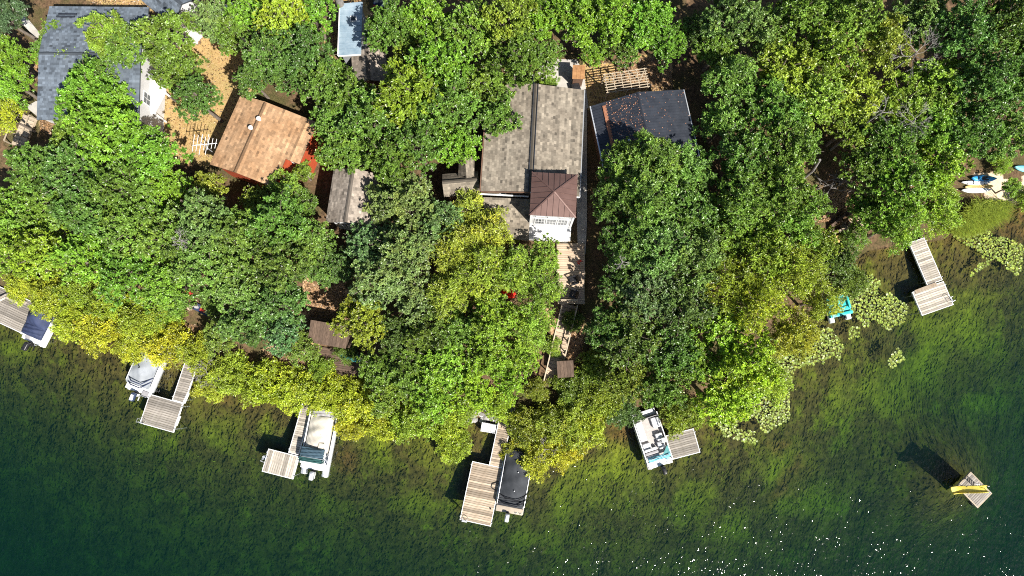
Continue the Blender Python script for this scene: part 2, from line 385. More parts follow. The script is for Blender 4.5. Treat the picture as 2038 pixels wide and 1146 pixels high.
def build_ground():
    xs = np.concatenate([np.linspace(-260, -66, 14)[:-1], np.arange(-66, 66, .6), np.linspace(66, 260, 14)])
    ys = np.concatenate([np.linspace(-200, -30, 12)[:-1], np.arange(-30, 58, .6), np.linspace(58, 260, 12)])
    X, Y = np.meshgrid(xs, ys); x = X.ravel(); y = Y.ravel(); z = zground(x, y); d = sdist(x, y)
    nx, ny = len(xs), len(ys); i = np.arange(nx*ny).reshape(ny, nx)
    F = np.stack([i[:-1, :-1], i[:-1, 1:], i[1:, 1:], i[1:, :-1]], -1).reshape(-1, 4)
    def mask(polys):
        mk = np.zeros(x.shape)
        wx_, wy_ = x+2.6*(fbm(x, y, .45)-.5)+1.0*(fbm(x+9, y, 1.3)-.5), y+2.6*(fbm(x+33, y+8, .45)-.5)+1.0*(fbm(x, y+19, 1.3)-.5)
        for p in polys:
            for ox, oy in ((0, 0), (.35, 0), (-.35, 0), (0, .35), (0, -.35)): mk = mk+.2*in_poly(wx_+ox, wy_+oy, p)
        mk = np.minimum(mk, 1)
        return mk
    me = npmesh('ground', np.stack([x, y, z], 1), F, M['ground'],
                {'dry': mask(DRY), 'leafy': mask(LEAFY), 'sand': mask(SANDP), 'patch': blobs(x, y, PATCH)*(.55+.75*fbm(x, y, .45)), 'rusty': blobs(x, y, RUSTY)*(.55+.7*fbm(x, y, .5)), 'bed': np.clip(.5-d*.8+.35*(fbm(x, y, .8)-.5), 0, 1)}, True)
    tag(link('ground', me), 'sloping brown wooded shore running down into the lake bed', 'ground', kind='structure')
build_ground()
wb = MB().box((0, 0, -10.0), (500, 400, 20.0))
tag(wb.build('water', M['water']), 'clear green lake water over weed beds', 'water', kind='structure')

rs = np.random.RandomState(5)
def scatter_poly(polys, n, z=0.0, ground=False):
    out = []
    for p in polys:
        xs = [q[0] for q in p]; ys = [q[1] for q in p]
        a = rs.uniform(min(xs), max(xs), n); b = rs.uniform(min(ys), max(ys), n); k = in_poly(a, b, p); out.append(np.stack([a[k], b[k]], 1))
    return np.concatenate(out)
# water weeds: leaning ribbons rooted in the lake bed
def weeds():
    n = 45000
    x = rs.uniform(-62, 62, n); y = rs.uniform(-24, 24, n); d = -sdist(x, y)
    pt_ = blobs(x, y, PATCH); ru = blobs(x, y, RUSTY)
    pr = np.clip((fbm(x, y, .13)-.47)*5+.55*pt_+.6*ru, 0, 1)*np.interp(d, [0, .8, 3, 12, 20, 26], [0, .5, 1, 1, .5, 0])
    k = (rs.rand(n) < pr); x, y, d = x[k], y[k], d[k]; pt_, ru = pt_[k], ru[k]; z = zground(x, y); n = len(x)
    dep = -z; L = np.clip(dep*rs.uniform(.12, .35, n), .06, .30)
    ang = 1.0+1.1*(fbm(x, y, .12)-.5)*3+rs.normal(0, .8, n); w_ = rs.uniform(.012, .032, n)
    dx, dy = np.cos(ang), np.sin(ang); V = []; 
    for t, lean, up in ((0, 0, 0), (.5, .5, .55), (1, 1.35, .85)):
        px_, py_ = x+dx*lean*L*.8, y+dy*lean*L*.8; pz = np.minimum(z+L*up, -.06)
        ww = w_*(1.2-t)
        V.append(np.stack([px_-dy*ww, py_+dx*ww, pz], 1)); V.append(np.stack([px_+dy*ww, py_-dx*ww, pz], 1))
    V = np.stack(V, 1).reshape(-1, 3); b = np.arange(n)[:, None]*6
    F = np.concatenate([b+np.array([[0, 1, 3, 2]]), b+np.array([[2, 3, 5, 4]])], 1).reshape(-1, 4)
    tint = np.repeat(np.clip(fbm(x, y, .3)*1.2-.28+.30*pt_-.5*ru+rs.normal(0, .12, n), 0, 1), 6)
    m, nt, bs_ = newmat('water weed'); a = N(nt, 'ShaderNodeAttribute', attribute_name='tint')
    r = nt.nodes.new('ShaderNodeValToRGB'); nt.links.new(a.outputs['Fac'], r.inputs[0])
    e = r.color_ramp.elements; e[0].position = .30; e[0].color = (.075, .042, .014, 1); e[1].position = .75; e[1].color = (.22, .24, .02, 1)
    q = e.new(.5); q.color = (.09, .085, .014, 1)
    nt.links.new(r.outputs[0], bs_.inputs['Base Color']); bs_.inputs['Roughness'].default_value = .8
    tag(link('water_weeds', npmesh('water_weeds', V, F, m, {'tint': tint})), 'beds of green and brown water weeds under the lake surface', 'water weeds', kind='stuff')
weeds()
# lily pads
def pads(pxpoly, n, thr, label, scale=.35):
    poly = [P2(*p) for p in pxpoly]; pt = scatter_poly([poly], n)
    f = fbm(pt[:, 0], pt[:, 1], scale, 3); f2 = fbm(pt[:, 0]+50, pt[:, 1], 1.3, 2); ed = np.array([min(math.hypot(a-(p0[0]+(p1[0]-p0[0])*t), b-(p0[1]+(p1[1]-p0[1])*t)) for p0, p1 in zip(poly, poly[1:]+poly[:1]) for t in (0, .25, .5, .75)) for a, b in pt])
    pt = pt[(f+.35*(f2-.5)+.09*np.clip(ed-1.2, -1.2, 0) > thr)]
    # spread: drop pads too near to one another
    keep = {}; out = []
    for a, b in pt:
        key = (int(a/.185), int(b/.185))
        if key in keep: continue
        keep[key] = 1; out.append((a, b))
    pt = np.array(out); k = len(pt); r = rs.uniform(.055, .125, k); ro = rs.uniform(0, 6.28, k); tl = rs.normal(0, .10, (k, 2)); zz = rs.uniform(.012, .07, k)
    A = np.linspace(.25, 2*math.pi-.25, 9); V = []
    V.append(np.stack([pt[:, 0], pt[:, 1], zz-.01], 1))
    for a in A:
        cx, cy = r*np.cos(a+ro), r*np.sin(a+ro); V.append(np.stack([pt[:, 0]+cx, pt[:, 1]+cy, np.maximum(zz+tl[:, 0]*cx+tl[:, 1]*cy, .006)], 1))
    V = np.stack(V, 1).reshape(-1, 3); b = np.arange(k)[:, None]*10
    F = np.concatenate([b+np.array([[0, i, i+1]]) for i in range(1, 9)], 1).reshape(-1, 3)
    me = npmesh('lily_pads', V, F, M['leaf'], {'tint': np.repeat(rs.uniform(.2, .9, k), 10), 'hue': np.repeat(rs.rand(k)**1.6, 10)})
    o = link('lily_pads', me); o.color = (.115, .155, .025, 1)
    tag(o, label, 'lily pads', 'floating lily pad beds', 'stuff')
pads([(1500, 650), (1600, 640), (1655, 655), (1680, 690), (1668, 720), (1600, 728), (1582, 735), (1570, 790), (1572, 835), (1540, 850), (1500, 885), (1440, 868), (1425, 835), (1470, 780)], 30000, .30, 'large dense bed of yellow green lily pads below the shore bushes')
pads([(1690, 555), (1740, 545), (1765, 580), (1808, 610), (1800, 640), (1770, 660), (1720, 650), (1690, 610)], 5000, .36, 'bed of lily pads between the turquoise boat and the right dock')
pads([(1690, 650), (1745, 655), (1790, 690), (1800, 715), (1740, 760), (1720, 720), (1690, 700)], 4500, .50, 'sparse scattered lily pads below the turquoise boat', .5)
pads([(1895, 470), (1960, 430), (2000, 470), (2038, 490), (2030, 545), (1985, 575), (1930, 550), (1955, 510)], 7000, .46, 'loose lily pads right of the far right dock near the reeds', .4)

# ------------------------------------------------------------------ trees
def frame_from(nrm):
    h = np.where(np.abs(nrm[:, 2:3]) < .9, np.array([[0, 0, 1.]]), np.array([[1., 0, 0]]))
    u = np.cross(nrm, h); u /= np.linalg.norm(u, axis=1, keepdims=True)+1e-9
    return u, np.cross(nrm, u)
def unit(v): return v/(np.linalg.norm(v, axis=1, keepdims=True)+1e-9)
def leaves_mesh(name, pos, axis, nrm, L, W, tint, hue):
    axis = unit(axis); side = unit(np.cross(nrm, axis)); nn = np.cross(axis, side)
    L = L[:, None]; W = W[:, None]
    a = pos-axis*L*.5; b = pos+side*W*.5+nn*W*.16; c = pos+axis*L*.5-nn*L*.10; d = pos-side*W*.5+nn*W*.16
    V = np.stack([a, b, c, d], 1).reshape(-1, 3); i = np.arange(len(pos))[:, None]*4
    F = np.concatenate([i+np.array([[0, 1, 2]]), i+np.array([[0, 2, 3]])], 1).reshape(-1, 3)
    return npmesh(name, V, F, M['leaf'], {'tint': np.repeat(tint, 4), 'hue': np.repeat(hue, 4)})
def make_tree(seed, kind):
    """-> (crown mesh, trunk mesh); crown radius 3 m for trees, 2 m for shrubs; origin at the trunk foot"""
    r = np.random.RandomState(seed)
    p = dict(oak=dict(R=3, Rz=2.5, Hc=6.2, nc=50, cr=.80, nt=12, nl=15, L=.25, W=.14, tr=.22, flat=.75),
             dense=dict(R=3, Rz=2.4, Hc=6.2, nc=58, cr=.72, nt=11, nl=15, L=.23, W=.135, tr=.20, flat=.75),
             star=dict(R=3, Rz=3.0, Hc=6.6, nc=52, cr=.76, nt=11, nl=16, L=.28, W=.125, tr=.27, flat=.55),
             feather=dict(R=3, Rz=2.8, Hc=6.2, nc=50, cr=.78, nt=13, nl=16, L=.22, W=.09, tr=.34, flat=.5),
             loose=dict(R=3, Rz=2.4, Hc=6.2, nc=34, cr=.66, nt=14, nl=13, L=.25, W=.15, tr=.30, flat=.8),
             shrub=dict(R=2, Rz=1.35, Hc=1.25, nc=44, cr=.55, nt=13, nl=14, L=.17, W=.075, tr=.25, flat=.7))[kind]
    R, Rz, Hc = p['R'], p['Rz'], p['Hc']
    cs = []; tries = 0; ph = r.uniform(0, 6.28, 4)
    while len(cs) < p['nc'] and tries < 6000:
        tries += 1
        zc = r.uniform(-.35, 1.0); a = r.uniform(0, 2*math.pi); rad = math.sqrt(max(0, 1-max(zc, 0)**2))
        lob = .84+.13*math.sin(3*a+ph[0])+.09*math.sin(5*a+ph[1])+.05*math.sin(8*a+ph[2])
        s = r.uniform(.50, .90) if r.rand() < .8 else r.uniform(.15, .5)
        c = np.array([math.cos(a)*rad*R*lob*s, math.sin(a)*rad*R*lob*s, zc*Rz*s*(.9+.2*math.sin(2*a+ph[3]))])
        md = p['cr']*(.86 if tries < 3500 else .55)
        if all(np.linalg.norm(c-q) > md for q in cs): cs.append(c)
    cs = np.array(cs); nc = len(cs); crad = p['cr']*r.uniform(.55, 1.2, nc)
    ct = r.rand(nc); ch = r.rand(nc)**1.5
    ci = np.repeat(np.arange(nc), p['nt']); nT = len(ci)
    out = unit(cs+np.array([0, 0, .6*R])*1.0)
    td = unit(r.normal(0, 1, (nT, 3))+out[ci]*.9+np.array([0, 0, .35])); td[:, 2] *= p['flat']
    tp = cs[ci]+td*(crad[ci]*r.uniform(.35, 1.25, nT))[:, None]
    li = np.repeat(np.arange(nT), p['nl']); nL = len(li)
    ta = unit(td+out[ci]*.4)
    ld = unit(r.normal(0, 1, (nL, 3))+ta[li]*.8)
    if kind == 'feather':
        sp = unit(np.cross(ta, r.normal(0, 1, (nT, 3)))+out[ci]*.6); t = r.uniform(-1, 1, nL)
        pos = tp[li]+sp[li]*(t*p['tr']*1.5)[:, None]+ld*(p['tr']*.28); ax = ld+sp[li]*.5
    else:
        pos = tp[li]+ld*(p['tr']*r.uniform(.25, 1.0, nL))[:, None]; ax = ld+r.normal(0, .35, (nL, 3))
    nrm = unit(ta[li]*.8+np.array([0, 0, .75])+r.normal(0, .62, (nL, 3)))
    pos = pos+np.array([0, 0, Hc])
    tint = np.clip(.5+.38*(ct[ci][li]-.5)+.35*(r.rand(nT)[li]-.5)+.55*(r.rand(nL)-.5), 0, 1)
    hue = np.clip(.55*ch[ci][li]+.35*r.rand(nT)[li]+.25*(r.rand(nL)-.3), 0, 1)
    pos[:, 2] = np.maximum(pos[:, 2], .15)
    crown = leaves_mesh(kind+'_crown', pos, ax, nrm, p['L']*r.uniform(.7, 1.3, nL), p['W']*r.uniform(.7, 1.3, nL), tint, hue)
    mb = MB()
    if kind == 'shrub':
        for c in cs[::2]:
            e = Vector(c)+Vector((0, 0, Hc)); e.z = max(e.z, .3); mb.tube([(c[0]*.15, c[1]*.15, -.4), (e.x*.55, e.y*.55, e.z*.55), e], [.035, .025, .01], 4)
    else:
        top = Vector((r.uniform(-.4, .4), r.uniform(-.4, .4), Hc+.6)); mid = Vector((r.uniform(-.25, .25), r.uniform(-.25, .25), Hc*.5))
        mb.tube([(0, 0, -.6), (0, 0, .1), mid, top, top+Vector((.1, .1, 1.2))], [.30, .24, .18, .11, .03], 8)
        for k, c in enumerate(cs):
            e = Vector(c)+Vector((0, 0, Hc)); f = .35+.3*r.rand(); s0 = mid.lerp(top, min(1, max(0, (e.z-1.5-mid.z)/(top.z-mid.z)*.8)))
            m_ = s0.lerp(e, .5)+Vector((r.uniform(-.2, .2), r.uniform(-.2, .2), .15)); tip = e+Vector(unit(np.array([c+1e-3]))[0])*crad[k]*(1.25 if r.rand() < .3 else .7)
            mb.tube([s0, m_, e, tip], [.075, .05, .032, .014], 4)
    return crown, mb.mesh(kind+'_trunk', M['bark'], True), p
KINDS = {k: [make_tree(100+17*i+hash_, k) for i in range(n)] for hash_, (k, n) in enumerate((('oak', 4), ('dense', 4), ('star', 3), ('feather', 3), ('loose', 3), ('shrub', 4)))}
# species code -> (shape, colour, look, name, category, group)
SPEC = {'O': ('oak', (.062, .115, .020), 'mid green broadleaf tree'), 'D': ('dense', (.044, .100, .022), 'dark green broadleaf tree'),
        'M': ('oak', (.078, .158, .018), 'bright green broadleaf tree'), 'G': ('dense', (.090, .145, .052), 'grey green broadleaf tree'),
        'T': ('star', (.062, .135, .028), 'deep green tree with pale branch tips'), 'Y': ('feather', (.135, .185, .026), 'feathery yellow green tree'),
        'L': ('loose', (.095, .150, .022), 'thin crowned olive green tree'), 'P': ('star', (.032, .070, .036), 'blue green conifer'),
        'S': ('shrub', (.165, .185, .020), 'yellow green shrub'), 'B': ('shrub', (.090, .165, .020), 'bright green bush'), 'K': ('oak', (.115, .155, .020), 'yellow leaved round tree')}
rt = random.Random(3)
_cnt = {}
def plant(px, py, rpx, code, rel, col=None, look=None, sink=0.0, zs=None):
    zs = zs or (1.0 if code in 'SB' else rt.uniform(.86, 1.2))
    shape, c, lk = SPEC[code]; v = KINDS[shape]; i = _cnt.get(shape, 0); _cnt[shape] = i+1
    crown, trunk, p = v[i % len(v)]
    z = 3; s = 1
    for _ in range(14):
        zc = z+p['Hc']*s*zs; q = P(px, py, zc); s = rpx*(CAM_H-zc)/FPX/p['R']
        z = .5*z+.5*max(zg(q.x, q.y), -.6)
    nm = 'shoreline_shrub' if code == 'S' else 'bush' if code == 'B' else 'conifer' if code == 'P' else 'broadleaf_tree'
    cat = 'shrub' if code == 'S' else 'bush' if code == 'B' else 'tree'
    t = thing(nm, (look or lk)+' '+rel, cat, (q.x, q.y, z-sink), rt.uniform(0, 6.28), {'shrub': 'shrubs along the water edge', 'bush': 'bushes on the bank', 'tree': 'trees of the wooded shore'}[cat])
    t.scale = (s, s, s*zs)
    tr = link('trunk' if cat == 'tree' else 'stems', trunk, t); cr = link('crown', crown, t)
    c = col or c; j = rt.uniform(.95, 1.2)*(1.2 if px > 1390 and py < 480 else 1); h = rt.uniform(-.09, .09)
    y_ = 1.0 if code == 'S' else 1.0
    cr.color = (c[0]*j*(1+h)*(.79*rt.uniform(.90, 1.10) if code == 'S' else 1.0 if code == 'L' else 1.04 if code in 'MOK' else 1.02 if code in 'YG' else 1.22), c[1]*j*y_, c[2]*j*(1-h)*.8, 1)
    return t
TREES = [
 # top left
 (6, 30, 46, 'P', 'in the top left corner of the picture'),
 (26, 122, 42, 'M', 'left of the slate grey house beside the tan path'),
 (22, 165, 46, 'M', 'at the left edge above the concrete pad'),
 (6, 228, 36, 'Y', 'at the left edge beside the wooden stairs', (.19, .22, .02)),
 (118, 66, 34, 'O', "over the slate roof's upper left corner"),
 (212, 70, 52, 'L', 'over the middle of the slate roof'),
 (248, 98, 50, 'O', 'over the slate roof beside the white porch'),
 (330, 78, 60, 'O', 'below the upper wing of the slate grey house'),
 (352, 140, 52, 'O', 'standing right of the white porch'),
 (392, 196, 46, 'D', 'alone on the dry lawn left of the red roof'),
 (188, 150, 40, 'O', 'over the right half of the slate roof'),
 (126, 160, 32, 'O', 'over the lower left of the slate roof'),
 (152, 116, 36, 'O', 'over the left half of the slate roof'),
 (180, 192, 58, 'M', 'over the lower edge of the slate roof'),
 (224, 216, 48, 'M', 'covering the lower left corner of the white porch'),
 (212, 268, 70, 'M', 'large crown below the slate grey house'),
 (140, 274, 42, 'O', 'right of the concrete pad and wooden stairs'),
 (80, 338, 60, 'O', 'below the wooden stairs on the left'),
 (98, 100, 32, 'O', 'over the left eave of the slate roof'),
 (222, 158, 42, 'O', 'over the lower middle of the slate roof'),
 (602, 342, 22, 'O', 'in front of the red wall by the doorstep', (.075, .13, .02)),
 (150, 345, 66, 'D', 'below the concrete pad, in the second row'),
 (292, 312, 66, 'M', 'left of the white antenna mast'),
 (330, 382, 50, 'M', 'below the white antenna mast'),
 (245, 372, 58, 'O', 'between the antenna and the left lake bank'),
 (428, 42, 46, 'G', 'in front of the white trailer at the top'),
 (462, 68, 40, 'O', 'right of the white trailer at the top'),
 (505, 24, 52, 'M', 'at the top edge, right of the white trailer'),
 (565, 38, 58, 'M', 'at the top edge above the red roof', (.13, .19, .02)),
 (622, 30, 50, 'M', 'at the top edge left of the pale tree trunk'),
 (545, 102, 58, 'D', 'above the ridge of the red roof'),
 (612, 108, 56, 'D', 'left of the blue metal roof'),
 (502, 158, 38, 'D', "overhanging the red roof's upper left corner"),
 (575, 150, 44, 'D', "overhanging the red roof's upper end"),
 # centre top
 (652, 168, 54, 'O', "over the red roof's upper right corner"),
 (698, 194, 48, 'O', 'below the blue metal roof'),
 (672, 250, 50, 'O', 'over the right eave of the red roof'),
 (735, 245, 66, 'O', 'between the red roof and the big brown roof'),
 (690, 300, 52, 'O', 'above the small grey cottage roof'),
 (778, 322, 54, 'O', 'right above the small grey cottage roof'),
 (775, 55, 52, 'O', 'overhanging the right side of the blue roof'),
 (818, 118, 44, 'O', 'right of the little brown garage roof', (.085, .135, .02)),
 (850, 45, 58, 'M', 'at the top edge, second right of the parked car'),
 (815, 190, 66, 'M', 'in the thick stand left of the big brown roof', (.115, .17, .018)),
 (880, 130, 62, 'M', 'upper middle of the stand left of the big roof'),
 (890, 215, 66, 'O', 'nearest the left side of the big brown roof'),
 (968, 165, 54, 'O', "over the big brown roof's upper left corner"),
 (990, 232, 46, 'O', 'hanging over the left slope of the big brown roof'),
 (905, 290, 46, 'M', 'just left of the dark gap beside the big roof'),
 (830, 285, 60, 'O', 'above the brown side wing of the main house'),
 (935, 65, 60, 'O', 'at the top, above the big brown roof', (.08, .135, .02)),
 (1010, 48, 62, 'L', 'at the top, above the concrete forecourt', (.085, .13, .02)),
 (1025, 118, 56, 'O', "over the big brown roof's ridge end"),
 (1085, 110, 38, 'O', 'left of the concrete forecourt'),
 (1090, 165, 26, 'L', "over the big brown roof's upper right slope"),
 (1080, 30, 52, 'M', 'at the top edge, left of the plywood shed'),
 (1150, 42, 54, 'M', 'above the plywood shed'),
 (1180, 108, 27, 'M', 'small crown beside the plywood shed'),
 (1215, 40, 52, 'M', 'at the top edge above the pergola'),
 (1240, 98, 38, 'O', 'left over the wooden pergola'),
 (1285, 40, 56, 'M', 'at the top edge, right above the pergola'),
 (1325, 85, 46, 'M', 'overhanging the right end of the pergola'),
 # top right
 (1450, 30, 60, 'G', 'right of the dark gap at the top edge', (.065, .115, .035)),
 (1425, 100, 42, 'O', 'on the right side of the dark gap by the pergola'),
 (1455, 165, 56, 'T', 'right of the black roofed house, upper one'),
 (1440, 245, 50, 'T', "beside the black roof's right eave"),
 (1520, 70, 62, 'G', 'in the top row, third right of the pergola', (.075, .125, .035)),
 (1590, 35, 62, 'O', 'in the top row above the leaning trunk'),
 (1560, 140, 64, 'L', 'in the second row above the leaning trunk', (.105, .15, .02)),
 (1535, 215, 64, 'O', 'right of the black house, in the thick wood', (.055, .11, .02)),
 (1640, 110, 64, 'M', 'left of the bare grey crown at the top right', (.095, .15, .02)),
 (1610, 205, 62, 'O', 'directly above the leaning pale trunk', (.085, .135, .02)),
 (1690, 40, 62, 'O', 'in the top row left of the bare grey crown', (.08, .135, .025)),
 (1700, 190, 60, 'L', 'above the gap with the fallen branch', (.10, .145, .02)),
 (1755, 95, 62, 'L', 'tangled with the bare grey crown at the top right', (.10, .13, .022)),
 (1830, 35, 62, 'G', 'in the top row above the bare grey crown', (.075, .125, .032)),
 (1910, 70, 66, 'G', 'in the top row, second from the right corner', (.06, .12, .03)),
 (2000, 45, 68, 'D', 'filling the top right corner'),
 (1870, 165, 62, 'M', 'right of the bare grey crown', (.08, .15, .025)),
 (1955, 165, 64, 'D', 'below the top right corner tree'),
 (2025, 175, 56, 'D', 'on the right edge, upper one'),
 (1790, 200, 58, 'L', 'below the bare grey crown', (.10, .15, .02)),
 (1770, 285, 60, 'O', 'right of the fallen branch gap'),
 (1850, 250, 60, 'M', 'in the wood above the kayaks, left one', (.075, .14, .02)),
 (1920, 260, 64, 'D', 'in the wood straight above the kayaks', (.04, .10, .02)),
 (2000, 265, 62, 'D', 'in the wood right above the kayaks', (.045, .10, .02)),
 (1560, 290, 62, 'O', 'left of the leaning pale trunk', (.055, .105, .02)),
 (1480, 310, 60, 'O', "below the black house's right corner", (.045, .095, .02)),
 (1545, 370, 62, 'O', 'left of the dark gap with the fallen branch', (.065, .12, .022)),
 (1470, 392, 58, 'O', 'in the wood left of the dark gap', (.055, .105, .02)),
 (1720, 335, 50, 'O', 'right beside the fallen grey branch'),
 (1692, 252, 48, 'O', 'over the upper end of the fallen branch gap', (.07, .12, .02)),
 (1610, 405, 40, 'O', 'over the left end of the dark gap', (.06, .115, .02)),
 (1718, 412, 30, 'O', 'above the sandy path', (.065, .125, .02)),
 (1700, 470, 26, 'B', 'on the sandy path', (.07, .14, .025)),
 (2012, 372, 20, 'L', 'thin sapling on the beach sand'),
 (2045, 395, 26, 'B', 'at the right end of the beach'),
 (1655, 15, 46, 'O', 'at the top edge, between two bright crowns', (.07, .13, .02)),
 (2030, 100, 50, 'D', 'on the right edge below the corner'),
 (1385, 60, 36, 'D', 'left side of the dark gap at the top', (.04, .085, .02)),
 (600, 690, 34, 'O', 'left of the dark shore deck', (.07, .12, .025)),
 (690, 700, 22, 'B', 'above the teal canoe', (.06, .11, .02)),
 (755, 735, 42, 'O', 'right of the teal canoe', (.065, .12, .022)),
 (355, 598, 32, 'O', 'left of the red garden chair', (.07, .13, .022)),
 (425, 600, 26, 'B', 'right of the red cushion', (.07, .13, .03)),
 (1098, 690, 20, 'B', 'beside the middle of the long stairs', (.09, .16, .025)),
 (1140, 640, 22, 'B', 'right of the upper stairs', (.05, .10, .02)),
 (1125, 752, 22, 'S', 'over the low grey shed roof', (.12, .13, .02)),
 (1068, 775, 24, 'B', 'between the stairs and the long dock', (.08, .13, .02)),

 (1790, 370, 62, 'M', 'above the far right dock', (.08, .15, .02)),
 (1865, 332, 54, 'M', 'left above the kayaks', (.08, .15, .02)),
 (1855, 408, 56, 'Y', 'weeping over the water left of the kayaks', (.10, .17, .022), 'feathery bright green tree'),
 (1790, 445, 48, 'Y', 'overhanging the foot of the far right dock', (.085, .155, .022), 'feathery bright green tree'),
 (1735, 432, 36, 'M', 'beside the sandy path left of the right dock', (.07, .14, .025)),
 (1990, 326, 22, 'B', 'on the beach above the blue kayak'),
 # centre right
 (1242, 332, 50, 'T', "over the big roof's right side"),
 (1300, 325, 58, 'T', "covering the black roof's lower edge"),
 (1365, 340, 56, 'T', "covering the black roof's lower right corner"),
 (1222, 400, 46, 'T', 'right beside the brown metal tower roof', (.042, .098, .022)),
 (1285, 400, 62, 'T', 'in the stand right of the tower, upper row'),
 (1365, 420, 60, 'O', 'in the stand right of the tower, right end', (.055, .115, .024)),
 (1240, 482, 50, 'D', 'right of the white tower wall'),
 (1300, 490, 64, 'T', 'in mid stand right of the tower', (.058, .12, .03)),
 (1380, 510, 60, 'T', 'in the stand right of the tower, third row', (.058, .115, .03)),
 (1440, 470, 52, 'O', 'between the tower stand and the dark gap', (.07, .13, .022)),
 (1238, 562, 48, 'D', 'right of the deck with two chairs'),
 (1280, 580, 62, 'G', 'above the open pontoon boat, upper one', (.055, .095, .04)),
 (1355, 600, 62, 'D', 'dark crown above the open pontoon boat', (.036, .078, .022)),
 (1206, 655, 46, 'D', 'right of the long wooden stairs'),
 (1250, 670, 60, 'D', 'right of the stairs, nearer the lake', (.045, .09, .02)),
 (1500, 430, 54, 'O', 'left below the dark gap', (.08, .13, .022)),
 (1575, 450, 52, 'O', 'directly below the dark gap', (.07, .13, .022)),
 (1625, 490, 44, 'O', 'left of the yellow cushion by the timber walls', (.08, .13, .02)),
 (1510, 510, 58, 'M', 'in the right wood left of the timber walls', (.10, .155, .02)),
 (1445, 560, 56, 'Y', 'in the right shore wood above the lily bed', (.12, .17, .02)),
 (1575, 540, 58, 'Y', 'above the turquoise boat', (.135, .18, .022)),
 (1660, 520, 46, 'D', 'between the sandy path and the turquoise boat', (.05, .10, .022)),
 (1690, 560, 34, 'B', 'at the water right of the turquoise boat', (.06, .115, .02)),
 (1500, 600, 58, 'Y', 'left of the turquoise boat', (.145, .20, .02)),
 (1632, 596, 42, 'Y', 'overhanging the turquoise boat', (.155, .195, .025)),
 (1435, 650, 52, 'M', 'behind the big lily bed', (.11, .19, .02)),
 (1575, 668, 52, 'Y', 'dipping into the upper lily bed', (.17, .205, .03)),
 (1485, 722, 60, 'M', 'leaning out over the big lily bed', (.13, .215, .02)),
 (1440, 792, 58, 'M', 'at the water left of the lily bed', (.12, .205, .02)),
 (1530, 762, 42, 'Y', 'at the tip of the bank beside the lilies', (.155, .21, .025)),
 (1330, 690, 58, 'O', 'two rows behind the open pontoon boat', (.05, .10, .018)),
 (1385, 720, 46, 'M', 'between the pontoon boat and the lily bed', (.085, .15, .02)),
 (1310, 770, 48, 'O', 'behind the bow of the open pontoon boat', (.062, .12, .022)),
 (1355, 820, 42, 'B', 'hanging over the open pontoon boat', (.085, .155, .022)),
 (1245, 750, 46, 'O', 'left behind the open pontoon boat', (.085, .12, .02)),
 (1235, 815, 36, 'B', 'dark, left of the open pontoon boat', (.045, .09, .025)),
 (1185, 735, 38, 'S', 'right of the foot of the long stairs', (.13, .14, .02)),
 (1190, 790, 46, 'S', 'second right of the main dock', (.17, .165, .02)),
 (1135, 770, 34, 'S', 'below the little grey shed roof', (.13, .135, .02)),
 (1120, 840, 50, 'S', 'third right of the main dock, tangled with twigs', (.20, .185, .025)),
 (1170, 845, 40, 'S', 'between the main dock and the open pontoon boat', (.22, .195, .02)),
 (1050, 850, 40, 'S', 'over the shore end of the main dock', (.16, .16, .025)),
 (1070, 900, 44, 'S', "over the black covered boat's bow", (.24, .205, .02)),
 (1020, 905, 28, 'S', 'touching the main dock edge', (.24, .205, .02)),
 (1125, 895, 36, 'S', 'right of the black covered boat', (.23, .20, .02)),
 # centre
 (772, 405, 48, 'G', 'right of the small grey cottage roof', (.10, .15, .055)),
 (815, 400, 56, 'G', 'below the brown side wing, upper one', (.105, .155, .055)),
 (870, 440, 46, 'G', 'between the side wing and the lake slope', (.09, .145, .05)),
 (738, 492, 52, 'G', 'below the small grey cottage', (.075, .13, .05)),
 (805, 500, 60, 'G', 'in the middle of the slope below the side wing', (.085, .14, .055)),
 (750, 560, 56, 'G', 'above the yellow round tree', (.08, .135, .055)),
 (830, 585, 54, 'G', 'right above the yellow round tree', (.08, .13, .052)),
 (930, 420, 42, 'Y', "at the big roof's lower left corner", (.17, .20, .03)),
 (905, 500, 52, 'Y', 'left below the white tower wall, upper one', (.135, .18, .03)),
 (970, 465, 50, 'Y', 'below the low front roof of the main house', (.15, .19, .03)),
 (955, 545, 58, 'Y', 'in the middle of the slope left of the deck', (.135, .185, .025)),
 (1030, 460, 22, 'B', 'small, against the low front roof', (.11, .17, .025)),
 (895, 585, 50, 'Y', 'left of the red sumac', (.13, .18, .028)),
 (1020, 540, 46, 'Y', 'left of the deck with two chairs', (.125, .185, .028)),
 (1078, 510, 38, 'M', 'directly below the white tower wall', (.105, .18, .03)),
 (1078, 575, 42, 'Y', 'left of the top of the long stairs', (.10, .175, .028), 'feathery light green tree'),
 (1058, 640, 48, 'Y', 'left of the middle of the long stairs', (.115, .19, .028), 'feathery light green tree'),
 (985, 630, 52, 'M', 'below the red sumac', (.11, .18, .022)),
 (915, 650, 50, 'O', 'left below the red sumac', (.07, .12, .02)),
 (1040, 705, 38, 'M', 'left of the lower stairs', (.11, .19, .022)),
 (965, 700, 52, 'M', 'above the main dock, upper one', (.10, .18, .02)),
 (850, 660, 48, 'O', 'right of the yellow round tree', (.05, .09, .018)),
 (722, 634, 54, 'K', 'beside the brown shed roof'),
 (790, 660, 40, 'D', 'just right of the yellow round tree', (.045, .085, .02)),
 (890, 725, 54, 'M', 'left above the main dock', (.10, .175, .02)),
 (810, 730, 50, 'O', 'below the yellow round tree', (.065, .125, .022)),
 (775, 780, 44, 'O', 'right of the dark shore deck', (.08, .14, .022)),
 (940, 775, 46, 'M', 'directly above the white steps', (.115, .20, .02)),
